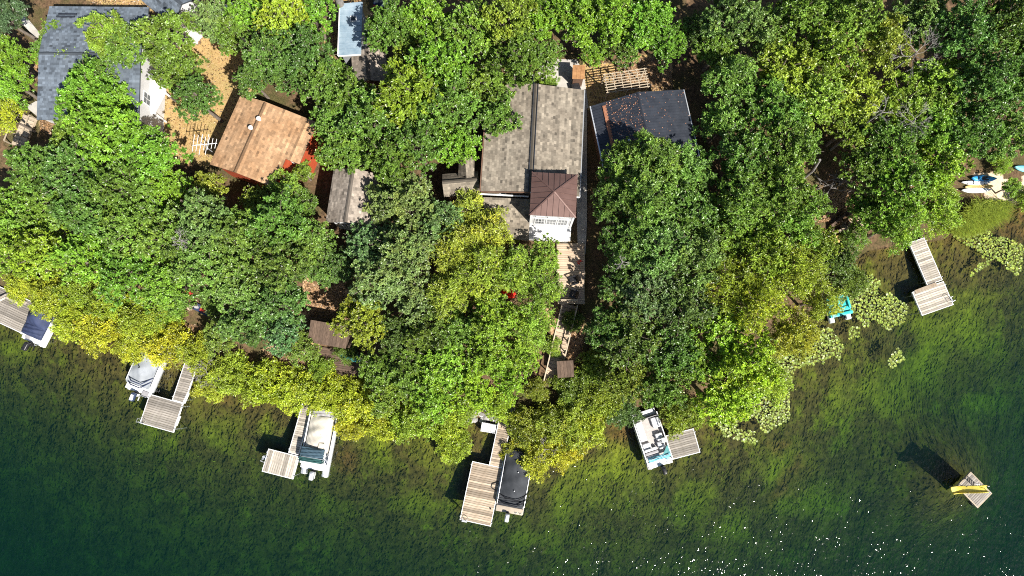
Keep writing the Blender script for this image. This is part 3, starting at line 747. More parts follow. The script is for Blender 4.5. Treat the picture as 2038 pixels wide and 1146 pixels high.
 (860, 785, 48, 'M', 'behind the shrubs left of the main dock', (.105, .18, .02)),
 (1015, 755, 36, 'M', 'above the shore end of the main dock', (.11, .19, .02)),
 (993, 808, 30, 'B', 'right above the white steps', (.105, .20, .02)),
 (925, 822, 24, 'B', 'left of the pile of shore stones', (.10, .18, .02)),
 (885, 845, 42, 'S', 'second left of the white steps', (.165, .185, .022)),
 (905, 885, 34, 'S', 'left of the main dock over the water', (.19, .19, .022)),
 (825, 830, 46, 'S', 'third left of the main dock', (.17, .185, .022)),
 (765, 835, 42, 'S', 'fourth left of the main dock', (.19, .20, .02)),
 (715, 800, 44, 'S', 'right behind the beige pontoon boat', (.19, .20, .02)),
 (700, 845, 32, 'S', 'over the bow of the beige pontoon boat', (.21, .205, .02)),
 (655, 785, 42, 'S', 'directly behind the beige pontoon boat', (.205, .21, .02)),
 (595, 775, 44, 'S', 'at the shore end of the beige boat dock', (.195, .205, .02)),
 (530, 765, 46, 'S', 'between the two left L shaped docks, right one', (.20, .21, .02)),
 (465, 745, 42, 'S', 'between the two left L shaped docks, left one', (.19, .195, .022)),
 (420, 768, 30, 'S', 'right of the grey covered boat dock', (.20, .195, .022)),
 (640, 735, 26, 'S', 'in front of the dark shore deck', (.15, .165, .02)),
 (395, 700, 40, 'S', 'over the shore end of the grey boat dock', (.19, .185, .02)),
 (335, 680, 46, 'S', 'behind the grey covered boat', (.205, .20, .02)),
 (285, 640, 46, 'S', 'second left of the grey covered boat', (.195, .195, .022)),
 (265, 690, 34, 'S', 'over the bow of the grey covered boat', (.215, .205, .02)),
 (205, 655, 44, 'S', 'third left of the grey covered boat', (.21, .205, .02)),
 (215, 605, 40, 'S', 'in the back row of yellow shrubs', (.185, .19, .022)),
 (145, 630, 42, 'S', 'right of the navy covered boat', (.215, .205, .02)),
 (100, 590, 40, 'S', 'behind the navy covered boat', (.20, .20, .022)),
 (45, 570, 32, 'S', 'over the leftmost dock', (.205, .195, .022)),
 (150, 580, 36, 'S', 'in the back row, second right of the leftmost dock', (.17, .185, .022)),
 (330, 620, 34, 'S', 'left of the grey canoe', (.15, .17, .022)),
 # left middle
 (25, 425, 62, 'M', 'on the left edge above the lake bank', (.085, .155, .022)),
 (105, 410, 60, 'O', 'second from the left edge above the lake bank', (.075, .135, .022)),
 (30, 500, 54, 'M', 'on the left edge near the leftmost dock', (.105, .165, .02)),
 (95, 500, 60, 'M', 'above the leftmost dock and navy boat', (.105, .175, .02)),
 (185, 425, 62, 'O', 'in the left wood, third row', (.06, .115, .024)),
 (175, 510, 60, 'M', 'in the left wood above the yellow shrubs', (.085, .165, .02)),
 (265, 455, 60, 'O', 'in the middle of the left wood', (.065, .12, .022)),
 (255, 545, 60, 'M', 'left of the grey canoe, upper one', (.075, .155, .02)),
 (335, 470, 56, 'O', 'beside the bare pale twigs in the left wood', (.075, .13, .025)),
 (325, 560, 52, 'M', 'above left of the grey canoe', (.085, .16, .022)),
 (410, 440, 58, 'G', 'below the red roof, left one', (.075, .13, .042)),
 (420, 372, 34, 'L', "at the red roof's lower left corner", (.11, .14, .022)),
 (405, 530, 58, 'O', 'above the grey canoe', (.07, .13, .03)),
 (480, 470, 60, 'O', 'below the red roof, middle one', (.065, .12, .025)),
 (475, 560, 58, 'O', 'right above the grey canoe', (.075, .135, .032)),
 (555, 440, 56, 'O', 'below the red roof, right one', (.06, .12, .022)),
 (560, 525, 58, 'D', 'left of the leaf strewn clearing', (.05, .105, .024)),
 (618, 478, 48, 'O', 'left below the small grey cottage', (.06, .115, .025)),
 (560, 600, 54, 'O', 'left of the brown shed roof', (.06, .115, .028)),
 (490, 640, 54, 'O', 'right of the grey canoe', (.065, .12, .03)),
 (440, 668, 36, 'O', 'below the grey canoe', (.085, .135, .028)),
 (560, 660, 42, 'G', 'above the white garden chairs', (.06, .115, .045)),
 (602, 404, 34, 'L', 'between the red roof and the grey cottage', (.075, .125, .022)),
 (566, 372, 36, 'L', 'in front of the red gable notch', (.095, .145, .022)),
 (512, 402, 34, 'O', "at the red roof's lower end", (.085, .13, .022)),
 (640, 530, 38, 'O', 'above the leaf strewn clearing', (.06, .115, .028)),
 (680, 530, 36, 'D', 'right above the leaf strewn clearing', (.04, .085, .022)),
]
for row in TREES:
    plant(row[0], row[1], row[2]*1.12, row[3], row[4], row[5] if len(row) > 5 else None, row[6] if len(row) > 6 else None)
# bright red autumn shrubs
plant(1013, 580, 15, 'B', 'among the yellow green trees left of the deck', (.42, .035, .03), 'small scarlet sumac')
plant(1152, 522, 8, 'B', 'at the right edge of the deck', (.34, .04, .025), 'small dark red shrub')

# bare grey trees and dead branches
def bare(px, py, rpx, height, label, seed, group='bare grey trees', spread=.55, lean=(0, 0, 1), depth=5):
    r = random.Random(seed); z = 3
    for _ in range(12):
        q = P(px, py, z+height); z = .5*z+.5*max(zg(q.x, q.y), 0)
    R = rpx*(CAM_H-z-height)/FPX
    t = thing('bare_tree', label, 'tree', (q.x, q.y, z), 0, group); tk = MB(); br = MB()
    top = Vector((0, 0, height-R*.35)); tk.tube([(0, 0, -.5), (r.uniform(-.2, .2), r.uniform(-.2, .2), height*.4), top], [.12, .09, .05], 7)
    def grow(p, d, L, rad, k):
        m = p+d*L*.5+Vector((r.uniform(-1, 1), r.uniform(-1, 1), r.uniform(-1, 1)))*L*.09
        e = p+d*L; br.tube([p, m, e], [rad, rad*.8, rad*.6], 4, False)
        if k == 0: return
        for _ in range(r.choice((2, 3, 3))):
            a = Vector((r.gauss(0, 1), r.gauss(0, 1), r.gauss(.15, .6))).normalized()
            grow(e, (d*1.0+a*spread*1.25).normalized(), L*r.uniform(.6, .85), max(rad*.6, .010), k-1)
    for i in range(6):
        a = i*1.05+r.uniform(-.3, .3); grow(top+Vector((0, 0, r.uniform(-.8, .2))), Vector((math.cos(a), math.sin(a), r.uniform(.15, .6))).normalized(), R*.36, .035, depth-1)
    tk.build('trunk', M['bark_pale'], t, True); br.build('branches', M['bark_pale'], t)
    return t
bare(1835, 95, 52, 9.8, 'bare grey twiggy crown among the top right trees', 1)
bare(1830, 232, 40, 8.6, 'bare grey branches below the larger bare crown', 2)
bare(1765, 215, 30, 9.3, 'small bare branches above the fallen branch gap', 6, depth=4)
bare(352, 474, 26, 8.9, 'small bare pale branches in the left wood', 3, depth=4)
bare(412, 745, 30, 2.6, 'leafless grey shrub at the foot of the grey boat dock', 4)
bare(1085, 895, 28, 2.6, "leafless grey twigs over the black covered boat's bow", 5, depth=4)
bare(1240, 520, 18, 8.0, 'thin bare twigs right of the tower wall', 9, depth=3)
# leaning pale trunk with fallen branch in the dark gap
def leaning():
    a = G(1597, 356); b = P(1632, 318, a.z+5.5)
    t = thing('leaning_tree', 'pale leaning tree trunk above the dark gap in the wood', 'trunk', a)
    m = MB(); m.tube([(0, 0, -.4), (b-a)*.5+Vector((.1, -.1, .2)), b-a], [.16, .13, .10], 8); m.build('trunk', M['bark_pale'], t, True)
    r = random.Random(4); p = G(1660, 372, .5); t2 = thing('dead_branch', 'fallen forked pale dead branch in the dark gap', 'branch', p); m = MB()
    def grow(q, d, L, rad, k):
        e = q+d*L; e.z = max(e.z, -.2); mid = (q+e)/2+Vector((r.uniform(-1, 1), r.uniform(-1, 1), r.uniform(0, 1)))*L*.12
        m.tube([q, mid, e], [rad, rad*.85, rad*.7], 5, False)
        if k:
            for _ in range(2 if k > 3 else r.choice((2, 3))):
                grow(e, (d+Vector((r.gauss(0, .7), r.gauss(0, .7), r.gauss(.05, .25)))).normalized(), L*r.uniform(.6, .95), rad*.68, k-1)
    grow(Vector((-1.9, 1.1, .4)), Vector((.55, -.75, .35)).normalized(), 1.1, .075, 5)
    grow(Vector((-.8, .9, .8)), Vector((.7, -.5, .35)).normalized(), 1.0, .06, 4)
    m.build('fork', M['bark_pale'], t2)
leaning()
def pale_trunk():
    a = G(688, 42); b = P(668, -20, a.z+5)
    t = thing('leaning_tree', 'thick pale leaning tree trunk left of the blue roof', 'tree', a)
    MB().tube([(0, 0, -.5), (b-a)*.5, b-a], [.42, .36, .30], 10).build('trunk', M['bark_pale'], t, True)
pale_trunk()
# reeds by the beach
def reeds():
    poly = [G(1880, 455).xy, G(1935, 400).xy, G(2000, 400).xy, G(1990, 425).xy, G(1950, 452).xy, G(1900, 468).xy]
    pt = scatter_poly([[tuple(p) for p in poly]], 16000); n = len(pt); z = np.maximum(zground(pt[:, 0], pt[:, 1]), -.25); h = rs.uniform(.8, 2.0, n)
    a = rs.normal(-1.9, .7, n); dx, dy = np.cos(a), np.sin(a); V = []
    for t, l in ((0, 0), (.55, .25), (1, .85)):
        w_ = .022*(1.1-t); cx, cy, cz = pt[:, 0]+dx*l*h*.7, pt[:, 1]+dy*l*h*.7, z+h*t*(1-.25*t)
        V += [np.stack([cx-dy*w_, cy+dx*w_, cz], 1), np.stack([cx+dy*w_, cy-dx*w_, cz], 1)]
    V = np.stack(V, 1).reshape(-1, 3); b = np.arange(n)[:, None]*6
    F = np.concatenate([b+np.array([[0, 1, 3, 2]]), b+np.array([[2, 3, 5, 4]])], 1).reshape(-1, 4)
    o = link('reeds', npmesh('reeds', V, F, M['leaf'], {'tint': np.repeat(rs.rand(n), 6), 'hue': np.repeat(rs.rand(n), 6)})); o.color = (.15, .20, .03, 1)
    tag(o, 'bed of tall green reeds between the kayaks and the water', 'reeds', kind='stuff')
reeds()

# fallen leaves lying in the open spots
def litter():
    pt = np.concatenate([scatter_poly(DRY, 2600), scatter_poly(LEAFY, 2600)]); n = len(pt); z = zground(pt[:, 0], pt[:, 1])+.03
    an = rs.uniform(0, 6.28, n)
    me = leaves_mesh('leaf_litter', np.stack([pt[:, 0], pt[:, 1], z], 1), np.stack([np.cos(an), np.sin(an), 0*an], 1), unit(np.stack([rs.normal(0, .3, n), rs.normal(0, .3, n), np.ones(n)], 1)), rs.uniform(.08, .2, n), rs.uniform(.05, .13, n), rs.rand(n)**2, rs.rand(n))
    o = link('leaf_litter', me); o.color = (.17, .11, .06, 1)
    tag(o, 'scattered fallen leaves on the lawn and clearings', 'fallen leaves', kind='stuff')
litter()

# ------------------------------------------------------------------ buildings
def shingle_mesh(quads, mat, rows=.19, wid=.34, seed=0, lift=.003, sd=.18):
    """quads: list of (eave_a, eave_b, ridge_b, ridge_a) corner tuples; overlapping tabs, each with its own tint"""
    r = np.random.RandomState(seed); V = []; F = []; T = []
    for ea, eb, rb, ra in quads:
        ea, eb, rb, ra = map(Vector, (ea, eb, rb, ra)); n = (eb-ea).cross(ra-ea).normalized()
        if n.z < 0: n = -n
        H = ((ra-ea).length+(rb-eb).length)/2; nr = max(1, int(H/rows))
        for j in range(nr):
            a0 = ea.lerp(ra, j/nr); b0 = eb.lerp(rb, j/nr); a1 = ea.lerp(ra, (j+1.25)/nr if j < nr-1 else 1); b1 = eb.lerp(rb, (j+1.25)/nr if j < nr-1 else 1)
            L = (b0-a0).length; nw = max(1, int(L/wid)); off = r.rand()
            row_t = r.normal(0, .09)
            cuts = [0]+[(k+off)/nw for k in range(nw) if .02 < (k+off)/nw < .98]+[1]
            for s, e in zip(cuts[:-1], cuts[1:]):
                e2 = s+(e-s)*.965; up = n*(lift+r.uniform(.001, .006)); lo = n*lift*.6; b = len(V)
                p0, p1 = a0.lerp(b0, s), a0.lerp(b0, e2); p2, p3 = a1.lerp(b1, e2), a1.lerp(b1, s)
                V += [p0+up, p1+up, p2+lo, p3+lo, p0-n*.003, p1-n*.003]; F += [(b, b+1, b+2, b+3), (b+4, b+5, b+1, b)]
                T += [min(1, max(0, .5+row_t+r.normal(0, sd)))]*6
    return npmesh('shingles', np.array([tuple(v) for v in V]), np.array(F), mat, {'tint': T})
def slope(t, ea, eb, rb, ra, core, sh, seed, name='roof_slope'):
    o = MB().slab([ea, eb, rb, ra], .14).build(name, core, t)
    if sh: link('shingles', shingle_mesh([(ea, eb, rb, ra)], sh, seed=seed, wid=.24, sd=.13 if sh is M['shingle_red'] else .18), o, kind='stuff')
    return o
def win(t, x, y, z, wd, ht, face, frame='white', rows=2, cols=2):
    """window proud of a wall; face: +-'x' or +-'y' direction it looks to"""
    ax = face[1]; s = 1 if face[0] == '+' else -1
    def bx(m, u, v, du, dv, dep, out):
        if ax == 'y': m.box((x+u, y+s*out, z+v), (du, dep, dv))
        else: m.box((x+s*out, y+u, z+v), (dep, du, dv))
    g = MB(); bx(g, 0, 0, wd, ht, .03, .006); w_ = g.build('window', M['glass'], t)
    f = MB()
    for q in (-1, 1):
        bx(f, q*(wd/2+.04), 0, .09, ht+.17, .034, .017+.012); bx(f, 0, q*(ht/2+.04), wd-.012, .09, .03, .027)
    f.build('frame', M[frame], w_)
    mu = MB()
    for k in range(1, cols): bx(mu, -wd/2+wd*k/cols, 0, .035, ht-.01, .014, .026)
    for k in range(1, rows): bx(mu, 0, -ht/2+ht*k/rows, wd-.01, .03, .012, .025)
    if mu.v: mu.build('glazing_bar', M[frame], w_)
def walls(t, x0, x1, y0, y1, z0, z1, mat, th=.15, siding=0):
    for nm, c, s in (('wall', ((x0+x1)/2, y0+th/2, (z0+z1)/2), (x1-x0, th, z1-z0)), ('wall', ((x0+x1)/2, y1-th/2, (z0+z1)/2), (x1-x0, th, z1-z0)),
                     ('wall', (x0+th/2, (y0+y1)/2, (z0+z1)/2), (th, y1-y0-2*th-.002, z1-z0)), ('wall', (x1-th/2, (y0+y1)/2, (z0+z1)/2), (th, y1-y0-2*th-.002, z1-z0))):
        MB().box(c, s).build(nm, mat, t)
def gable(label, A, B, D, ze, zr, core, sh, wall, axis='y', off=.5, over=.35, group=None, name='house', seed=1, cap=True, windows=True):
    c, a, lu, lv = rect(A, B, D, ze); g = min(zg(c.x+dx, c.y+dy) for dx in (-3, 0, 3) for dy in (-3, 0, 3)); t = thing(name, label, 'house' if name == 'house' else name.split('_')[-1], (c.x, c.y, g), a, group)
    e = ze-g; r = zr-g; hx, hy = lu/2, lv/2
    if axis == 'y':
        xr = -hx+lu*off
        slope(t, (-hx, hy, e), (-hx, -hy, e), (xr, -hy, r), (xr, hy, r), core, sh, seed)
        slope(t, (hx, -hy, e), (hx, hy, e), (xr, hy, r), (xr, -hy, r), core, sh, seed+1)
        if cap: MB().slab([(xr-.15, -hy, r-.02), (xr, -hy, r+.06), (xr, hy, r+.06), (xr-.15, hy, r-.02)], .03).slab([(xr, -hy, r+.06), (xr+.15, -hy, r-.02), (xr+.15, hy, r-.02), (xr, hy, r+.06)], .03).build('ridge_cap', sh or core, t)
    else:
        yr = -hy+lv*off
        slope(t, (-hx, -hy, e), (hx, -hy, e), (hx, yr, r), (-hx, yr, r), core, sh, seed)
        slope(t, (hx, hy, e), (-hx, hy, e), (-hx, yr, r), (hx, yr, r), core, sh, seed+1)
        if cap: MB().slab([(-hx, yr-.15, r-.02), (hx, yr-.15, r-.02), (hx, yr, r+.06), (-hx, yr, r+.06)], .03).slab([(-hx, yr, r+.06), (hx, yr, r+.06), (hx, yr+.15, r-.02), (-hx, yr+.15, r-.02)], .03).build('ridge_cap', sh or core, t)
    walls(t, -hx+over, hx-over, -hy+over, hy-over, -.4, e-.16, wall)
    # gable triangles
    for s in (-1, 1):
        m = MB()
        if axis == 'y':
            y = s*(hy-over)-s*.075; m.v = [(-hx+over, y-.07, e-.16), (hx-over, y-.07, e-.16), (xr, y-.07, r-.22), (-hx+over, y+.07, e-.16), (hx-over, y+.07, e-.16), (xr, y+.07, r-.22)]
        else:
            x = s*(hx-over)-s*.075; m.v = [(x-.07, -hy+over, e-.16), (x-.07, hy-over, e-.16), (x-.07, yr, r-.22), (x+.07, -hy+over, e-.16), (x+.07, hy-over, e-.16), (x+.07, yr, r-.22)]
        m.f = [(0, 1, 2), (5, 4, 3), (0, 3, 4, 1), (1, 4, 5, 2), (2, 5, 3, 0)]; m.build('gable_wall', wall, t)
    if windows:
        for s in (-1, 1):
            for q in (-.25, .25):
                win(t, q*lu, s*(hy-over), max(1.2, e-1.4), .9, 1.0, ('+' if s > 0 else '-')+'y')
                win(t, s*(hx-over), q*lv, max(1.2, e-1.4), .9, 1.0, ('+' if s > 0 else '-')+'x')
    return t, lu, lv, e, r
def vent(t, x, y, z, r=.13, h=.35, mat='white'):
    o = MB().tube([(x, y, z-.3), (x, y, z+h)], r*.55, 10).build('vent_pipe', M[mat], t, True)
    MB().tube([(x, y, z+h), (x, y, z+h+.06), (x, y, z+h+.10)], [r, r, r*.5], 12).build('vent_cap', M[mat], o, True)

# main house: big grey brown shingle roof, tower, side wing, low front roof
t, lu, lv, e, r = gable('large house with grey brown shingle roof and brown metal tower', (957, 381), (1153, 392), (966, 168), 8.9, 9.55, M['shingle_grey'], M['shingle_grey'], M['wall_tan'], 'y', .5, .45, seed=21)
MB().bar((-.17, -lv/2, r+.075), (-.17, lv/2, r+.075), .05, .05).bar((.17, -lv/2, r+.075), (.17, lv/2, r+.075), .05, .05).build('ridge_vent', M['metal_black'], t)
MB().box((-1.2, -.6, r-.45), (.28, .28, .40)).build('roof_vent', M['wall_grey'], t)
MB().bar((-lu/2-.06, -lv/2, e-.08), (-lu/2-.06, lv/2, e-.08), .10, .10).build('gutter', M['wall_brown'], t); MB().bar((lu/2+.05, -lv/2, e-.08), (lu/2+.05, lv/2, e-.08), .08, .10).build('gutter', M['wall_grey'], t)
MB().bar((-lu/2, -lv/2-.03, e-.03), (0, -lv/2-.03, r-.03), .06, .2).build('fascia', M['wall_brown'], t); MB().bar((lu/2, -lv/2-.03, e-.03), (0, -lv/2-.03, r-.03), .06, .2).build('fascia', M['white'], t)
HOUSE = t; HM = Matrix.Translation(t.location) @ Matrix.Rotation(t.rotation_euler.z, 4, 'Z'); HI = HM.inverted()
def hl(px, py, z): return HI @ P(px, py, z)
# tower, in the house frame
c, a, tw, td = rect((1054, 428), (1146, 433), (1057, 342), 10.3); cl = HI @ Vector((c.x, c.y, 0)); tx, ty = cl.x, cl.y
te, ta_ = 10.3-t.location.z, 11.1-t.location.z; hx, hy = tw/2, td/2
apex = Vector((tx, ty, ta_)); cor = [Vector((tx-hx, ty-hy, te)), Vector((tx+hx, ty-hy, te)), Vector((tx+hx, ty+hy, te)), Vector((tx-hx, ty+hy, te))]
for i in range(4):
    p, q = cor[i], cor[(i+1) % 4]; o = MB().slab([p, q, apex], .06).build('tower_roof_panel', M['metal_brown'], t)
    m = MB(); nrm = (q-p).cross(apex-p).normalized(); n = 8
    for k in range(1, n):
        s = k/n; f = 1-abs(2*s-1); a0 = p.lerp(q, s); mid = p.lerp(q, .5); b0 = a0+(apex-mid)*f
        m.bar(a0+nrm*.02, b0+nrm*.02, .035, .05)
    m.build('seam', M['metal_brown'], o); MB().bar(p+Vector((0, 0, .03)), apex+Vector((0, 0, .03)), .10, .05).build('hip_cap', M['metal_brown'], t)
MB().slab([(tx-hx+.1, ty-hy+.1, te-.05), (tx+hx-.1, ty-hy+.1, te-.05), (tx+hx-.1, ty+hy-.1, te-.05), (tx-hx+.1, ty+hy-.1, te-.05)], .06).build('soffit', M['white'], t)
wx0, wx1, wy0, wy1 = tx-hx+.14, tx+hx-.14, ty-hy+.09, ty+hy-.14
walls(t, wx0, wx1, wy0, wy1, -.6, te-.115, M['wall_white'], .16)
for k in (-1, 0, 1):
    win(t, tx+k*.92, wy0, te-2.15, .70, 1.75, '-y', rows=2, cols=3)
    MB().box((tx+k*.92, wy0-.02, te-.75), (.70, .04, .34)).build('wall_panel', M['wall_white'], t)
win(t, wx0, ty-.3, te-1.3, .6, .9, '-x', rows=3, cols=3); win(t, wx1, ty, te-1.3, .6, .9, '+x', rows=3, cols=3)
for zz in (te-1.12, te-3.2): MB().box((tx, wy0-.02, zz), (wx1-wx0-.2, .04, .12)).build('trim_board', M['white'], t)
for xx in (wx0, wx1): MB().box((xx, wy0-.012, te-1.95), (.16, .06, 3.6)).build('corner_board', M['white'], t)
# sunroom below the tower windows
sy0, sy1, sz = wy0-.85, wy0-.01, te-3.75
MB().slab([(wx0-.05, sy0-.12, sz-.35), (wx1+.1, sy0-.12, sz-.35), (wx1+.1, sy1, sz), (wx0-.05, sy1, sz)], .10).build('sunroom_roof', M['wall_white'], t)
MB().bar((wx0-.05, sy0+.45, sz-.14), (wx1+.1, sy0+.45, sz-.14), .07, .06).build('roof_seam', M['white'], t)
MB().box(((wx0+wx1)/2, (sy0+sy1)/2, (sz-.5-.6)/2), (wx1-wx0, sy1-sy0-.02, sz-.48+.6)).build('sunroom_wall', M['wall_white'], t)
for k in (-1, 0, 1): win(t, tx+k*.88, sy0+.01, sz-1.2, .62, .9, '-y', rows=2, cols=1)
MB().bar((wx0-.05, sy0-.18, sz-.38), (wx1+.1, sy0-.18, sz-.38), .12, .10).build('gutter', M['white'], t)
# low front roof left of the tower
f0, f1, f2, f3 = hl(966, 470, 7.0), hl(1066, 480, 7.0), hl(1056, 396, 8.0), hl(962, 392, 8.0)
f1.x = min(f1.x, wx0-.05); f2.x = min(f2.x, wx0-.05)
for f, z in ((f0, 7.0), (f1, 7.0), (f2, 8.0), (f3, 8.0)): f.z = z-t.location.z
slope(t, f0, f1, f2, f3, M['shingle_grey'], M['shingle_grey'], 31, 'porch_roof')
MB().box(((f0.x+f1.x)/2, (f0.y+f3.y)/2+.2, 1.0-.1), (f1.x-f0.x-.5, f3.y-f0.y-.6, 2.3+.4)).build('porch_wall', M['wall_tan'], t)
MB().bar(hl(955, 386, 8.15), hl(1052, 391, 8.15), .10, .12).build('porch_gutter', M['white'], t)
# side wing on the left of the main house
t2, lu2, lv2, e2, r2 = gable('brown side cottage with small shingle roof left of the big roof', (884, 392), (955, 386), (886, 346), 7.5, 8.4, M['shingle_grey'], M['shingle_grey'], M['wall_brown'], 'x', .5, .25, name='cottage', seed=41, windows=False)
W2 = Matrix.Translation(t2.location) @ Matrix.Rotation(t2.rotation_euler.z, 4, 'Z'); wi = W2.inverted()
q = [wi @ P(*p_) for p_ in ((912, 350, 7.9), (946, 352, 7.9), (944, 314, 7.9), (914, 314, 7.9))]
mx = (q[0].x+q[1].x)/2
slope(t2, (q[3].x, q[3].y, q[0].z), (q[0].x, q[0].y, q[0].z), (mx, q[0].y-.25, q[0].z+.7), (mx, q[3].y+.25, q[0].z+.7), M['shingle_grey'], M['shingle_grey'], 43, 'dormer_roof')
slope(t2, (q[1].x, q[1].y, q[0].z), (q[2].x, q[2].y, q[0].z), (mx, q[2].y+.25, q[0].z+.7), (mx, q[1].y-.25, q[0].z+.7), M['shingle_grey'], M['shingle_grey'], 44, 'dormer_roof')
MB().box((mx, (q[0].y+q[2].y)/2, q[0].z/2-.3), (q[1].x-q[0].x-.2, abs(q[2].y-q[0].y)-.2, q[0].z+.3)).build('dormer_wall', M['wall_brown'], t2)
win(t2, 0, -lv2/2+.25, e2-1.3, .9, 1.0, '-y')

# red house with orange brown roof and a notch at the lower right
c, a, W_, L_ = rect((419, 328), (573, 384), (474, 188), 8.0); g = zg(c.x, c.y)-.1
t = thing('house', 'red house with orange brown shingle roof and two white vents', 'house', (c.x, c.y, g), a)
e, r = 8.15-g, 8.75-g; hx, hy = W_/2, L_/2; xr = -hx+W_*.36; xn, yn = hx-W_*.17, -hy+L_*.40
zx = lambda x: r+(e-r)*(x-xr)/(hx-xr)
sr = M['shingle_red']
slope(t, (-hx, hy, e), (-hx, -hy, e), (xr, -hy, r), (xr, hy, r), sr, sr, 51)
slope(t, (xn, -hy, zx(xn)), (xn, hy, zx(xn)), (xr, hy, r), (xr, -hy, r), sr, sr, 52)
slope(t, (hx, yn, e), (hx, hy, e), (xn+.001, hy, zx(xn)), (xn+.001, yn, zx(xn)), sr, sr, 53)
# ridge cap tiles, one by one
for k in range(int(L_/.3)):
    y0 = -hy+k*.3; MB().slab([(xr-.16, y0, r-.015), (xr, y0, r+.075), (xr, y0+.29, r+.06), (xr-.16, y0+.29, r-.03)], .02).slab([(xr, y0, r+.075), (xr+.16, y0, r-.015), (xr+.16, y0+.29, r-.03), (xr, y0+.29, r+.06)], .02).build('ridge_tile', M['shingle_red'], t)
wr = M['wall_red']; ov = .3
for p_ in (((-hx+ov, -hy+ov), (xn-.2, -hy+ov)), ((xn-.2, -hy+ov), (xn-.2, yn+ov)), ((xn-.2, yn+ov), (hx-.06, yn+ov)), ((hx-.06, yn+ov), (hx-.06, hy-ov)), ((hx-.06, hy-ov), (-hx+ov, hy-ov)), ((-hx+ov, hy-ov), (-hx+ov, -hy+ov))):
    (x0, y0), (x1, y1) = p_; MB().bar((x0, y0, (e-.4)/2), (x1, y1, (e-.4)/2), .14, e).build('wall', wr, t)
win(t, (xn+hx)/2-.1, yn+ov-.07, e-1.1, .9, .5, '-y', cols=1, rows=1)
MB().box(((xn+hx)/2, yn+ov-.3, .35), (1.1, .5, .12)).build('doorstep', M['concrete'], t)
for (x, y) in ((497, 252), (513, 234)):
    v = Matrix.Rotation(-a, 4, 'Z') @ (P(x, y, 9.2)-Vector((c.x, c.y, 0))); vent(t, v.x, v.y, (e+(r-e)*(v.x+hx)/(xr+hx) if v.x < xr else zx(v.x))+.0, .18, .3)

# slate grey house
t, lu, lv, e, r = gable('slate grey roofed house in the upper left under trees', (73, 238), (276, 240), (85, 12), 9.1, 9.7, M['shingle_slate'], M['shingle_slate'], M['wall_white'], 'x', .55, .3, seed=61)
for k in (0, 1): MB().bar((-lu/2+1.2, lv/2-1.0-.35*k, e+.55+.2*k), (-lu/2+2.7, lv/2-1.0-.35*k, e+.55+.2*k), .08, .08).build('roof_strip', M['metal_black'], t)
SI = (Matrix.Translation(t.location) @ Matrix.Rotation(t.rotation_euler.z, 4, 'Z')).inverted()
pp = [SI @ P(*p_) for p_ in ((277, 122, 6.9), (292, 116, 6.9), (331, 166, 6.6), (333, 185, 6.6), (311, 226, 6.6), (277, 236, 6.9))]
zz0 = pp[0].z
MB().prism([(p_.x, p_.y) for p_ in pp][::-1], zz0-.16, zz0-.04).build('porch_roof', M['white'], t)
for k in (1, 2, 3, 4): MB().box((pp[k].x*.94+pp[0].x*.06, pp[k].y, zz0/2-.2), (.12, .12, zz0-.1)).build('porch_post', M['white'], t)
for k in range(1, 5):
    s = k/5; MB().bar(pp[5].lerp(pp[0], s)+Vector((.02, 0, -.02)), pp[4].lerp(pp[1], s)+Vector((0, 0, -.02)), .04, .04).build('roof_rib', M['white'], t)
MB().bar(pp[0]+Vector((-.02, 0, .1)), pp[5]+Vector((-.02, 0, .1)), .08, .08).build('gutter', M['metal_black'], t)
gable('upper slate roofed wing with white gutter at the top edge', (345, 52), (402, -8), (232, -34), 9.2, 10.3, M['shingle_slate'], M['shingle_slate'], M['wall_white'], 'y', .5, .3, name='garage', seed=65, windows=False)
gt = bpy.data.objects['garage']; 
# black metal roofed house
t, lu, lv, e, r = gable('house with black ribbed metal roof strewn with fallen leaves', (1176, 211), (1360, 178), (1204, 345), 8.4, 9.6, M['metal_black'], None, M['wall_brown'], 'y', .52, .3, seed=71)
hx, hy = lu/2, lv/2; xr = -hx+lu*.52
def on_black(x): return e+(r-e)*(x+hx)/(xr+hx) if x < xr else r+(e-r)*(x-xr)/(hx-xr)
for o_, (xa, xb) in zip([c_ for c_ in t.children if c_.name.startswith('roof_slope')], ((-hx, xr), (hx, xr))):
    m = MB()
    for k in range(1, int(lv/.24)):
        y = -hy+k*.24; m.bar((xa, y, e+.012), (xb, y, r+.012), .06, .035)
    m.build('rib', M['metal_black'], o_, kind='stuff')
MB().bar((hx-1.0, -hy+.3, on_black(hx-1.0)+.03), (hx-1.0, hy-.05, on_black(hx-1.0)+.03), .30, .05).build('leaf_strip', M['rust'], t)
MB().bar((-hx-.05, -hy, e-.06), (-hx-.05, hy, e-.06), .07, .08).build('gutter', M['alu'], t); MB().bar((hx+.05, -hy, e-.06), (hx+.05, hy, e-.06), .10, .10).build('gutter', M['alu'], t)
BI = (Matrix.Translation(t.location) @ Matrix.Rotation(t.rotation_euler.z, 4, 'Z')).inverted()
v = BI @ P(1283, 272, 9.8); vent(t, v.x, v.y, on_black(v.x), .16, .3); v = BI @ P(1253, 278, 9.5); vent(t, v.x, v.y, on_black(v.x), .12, .2, 'alu')
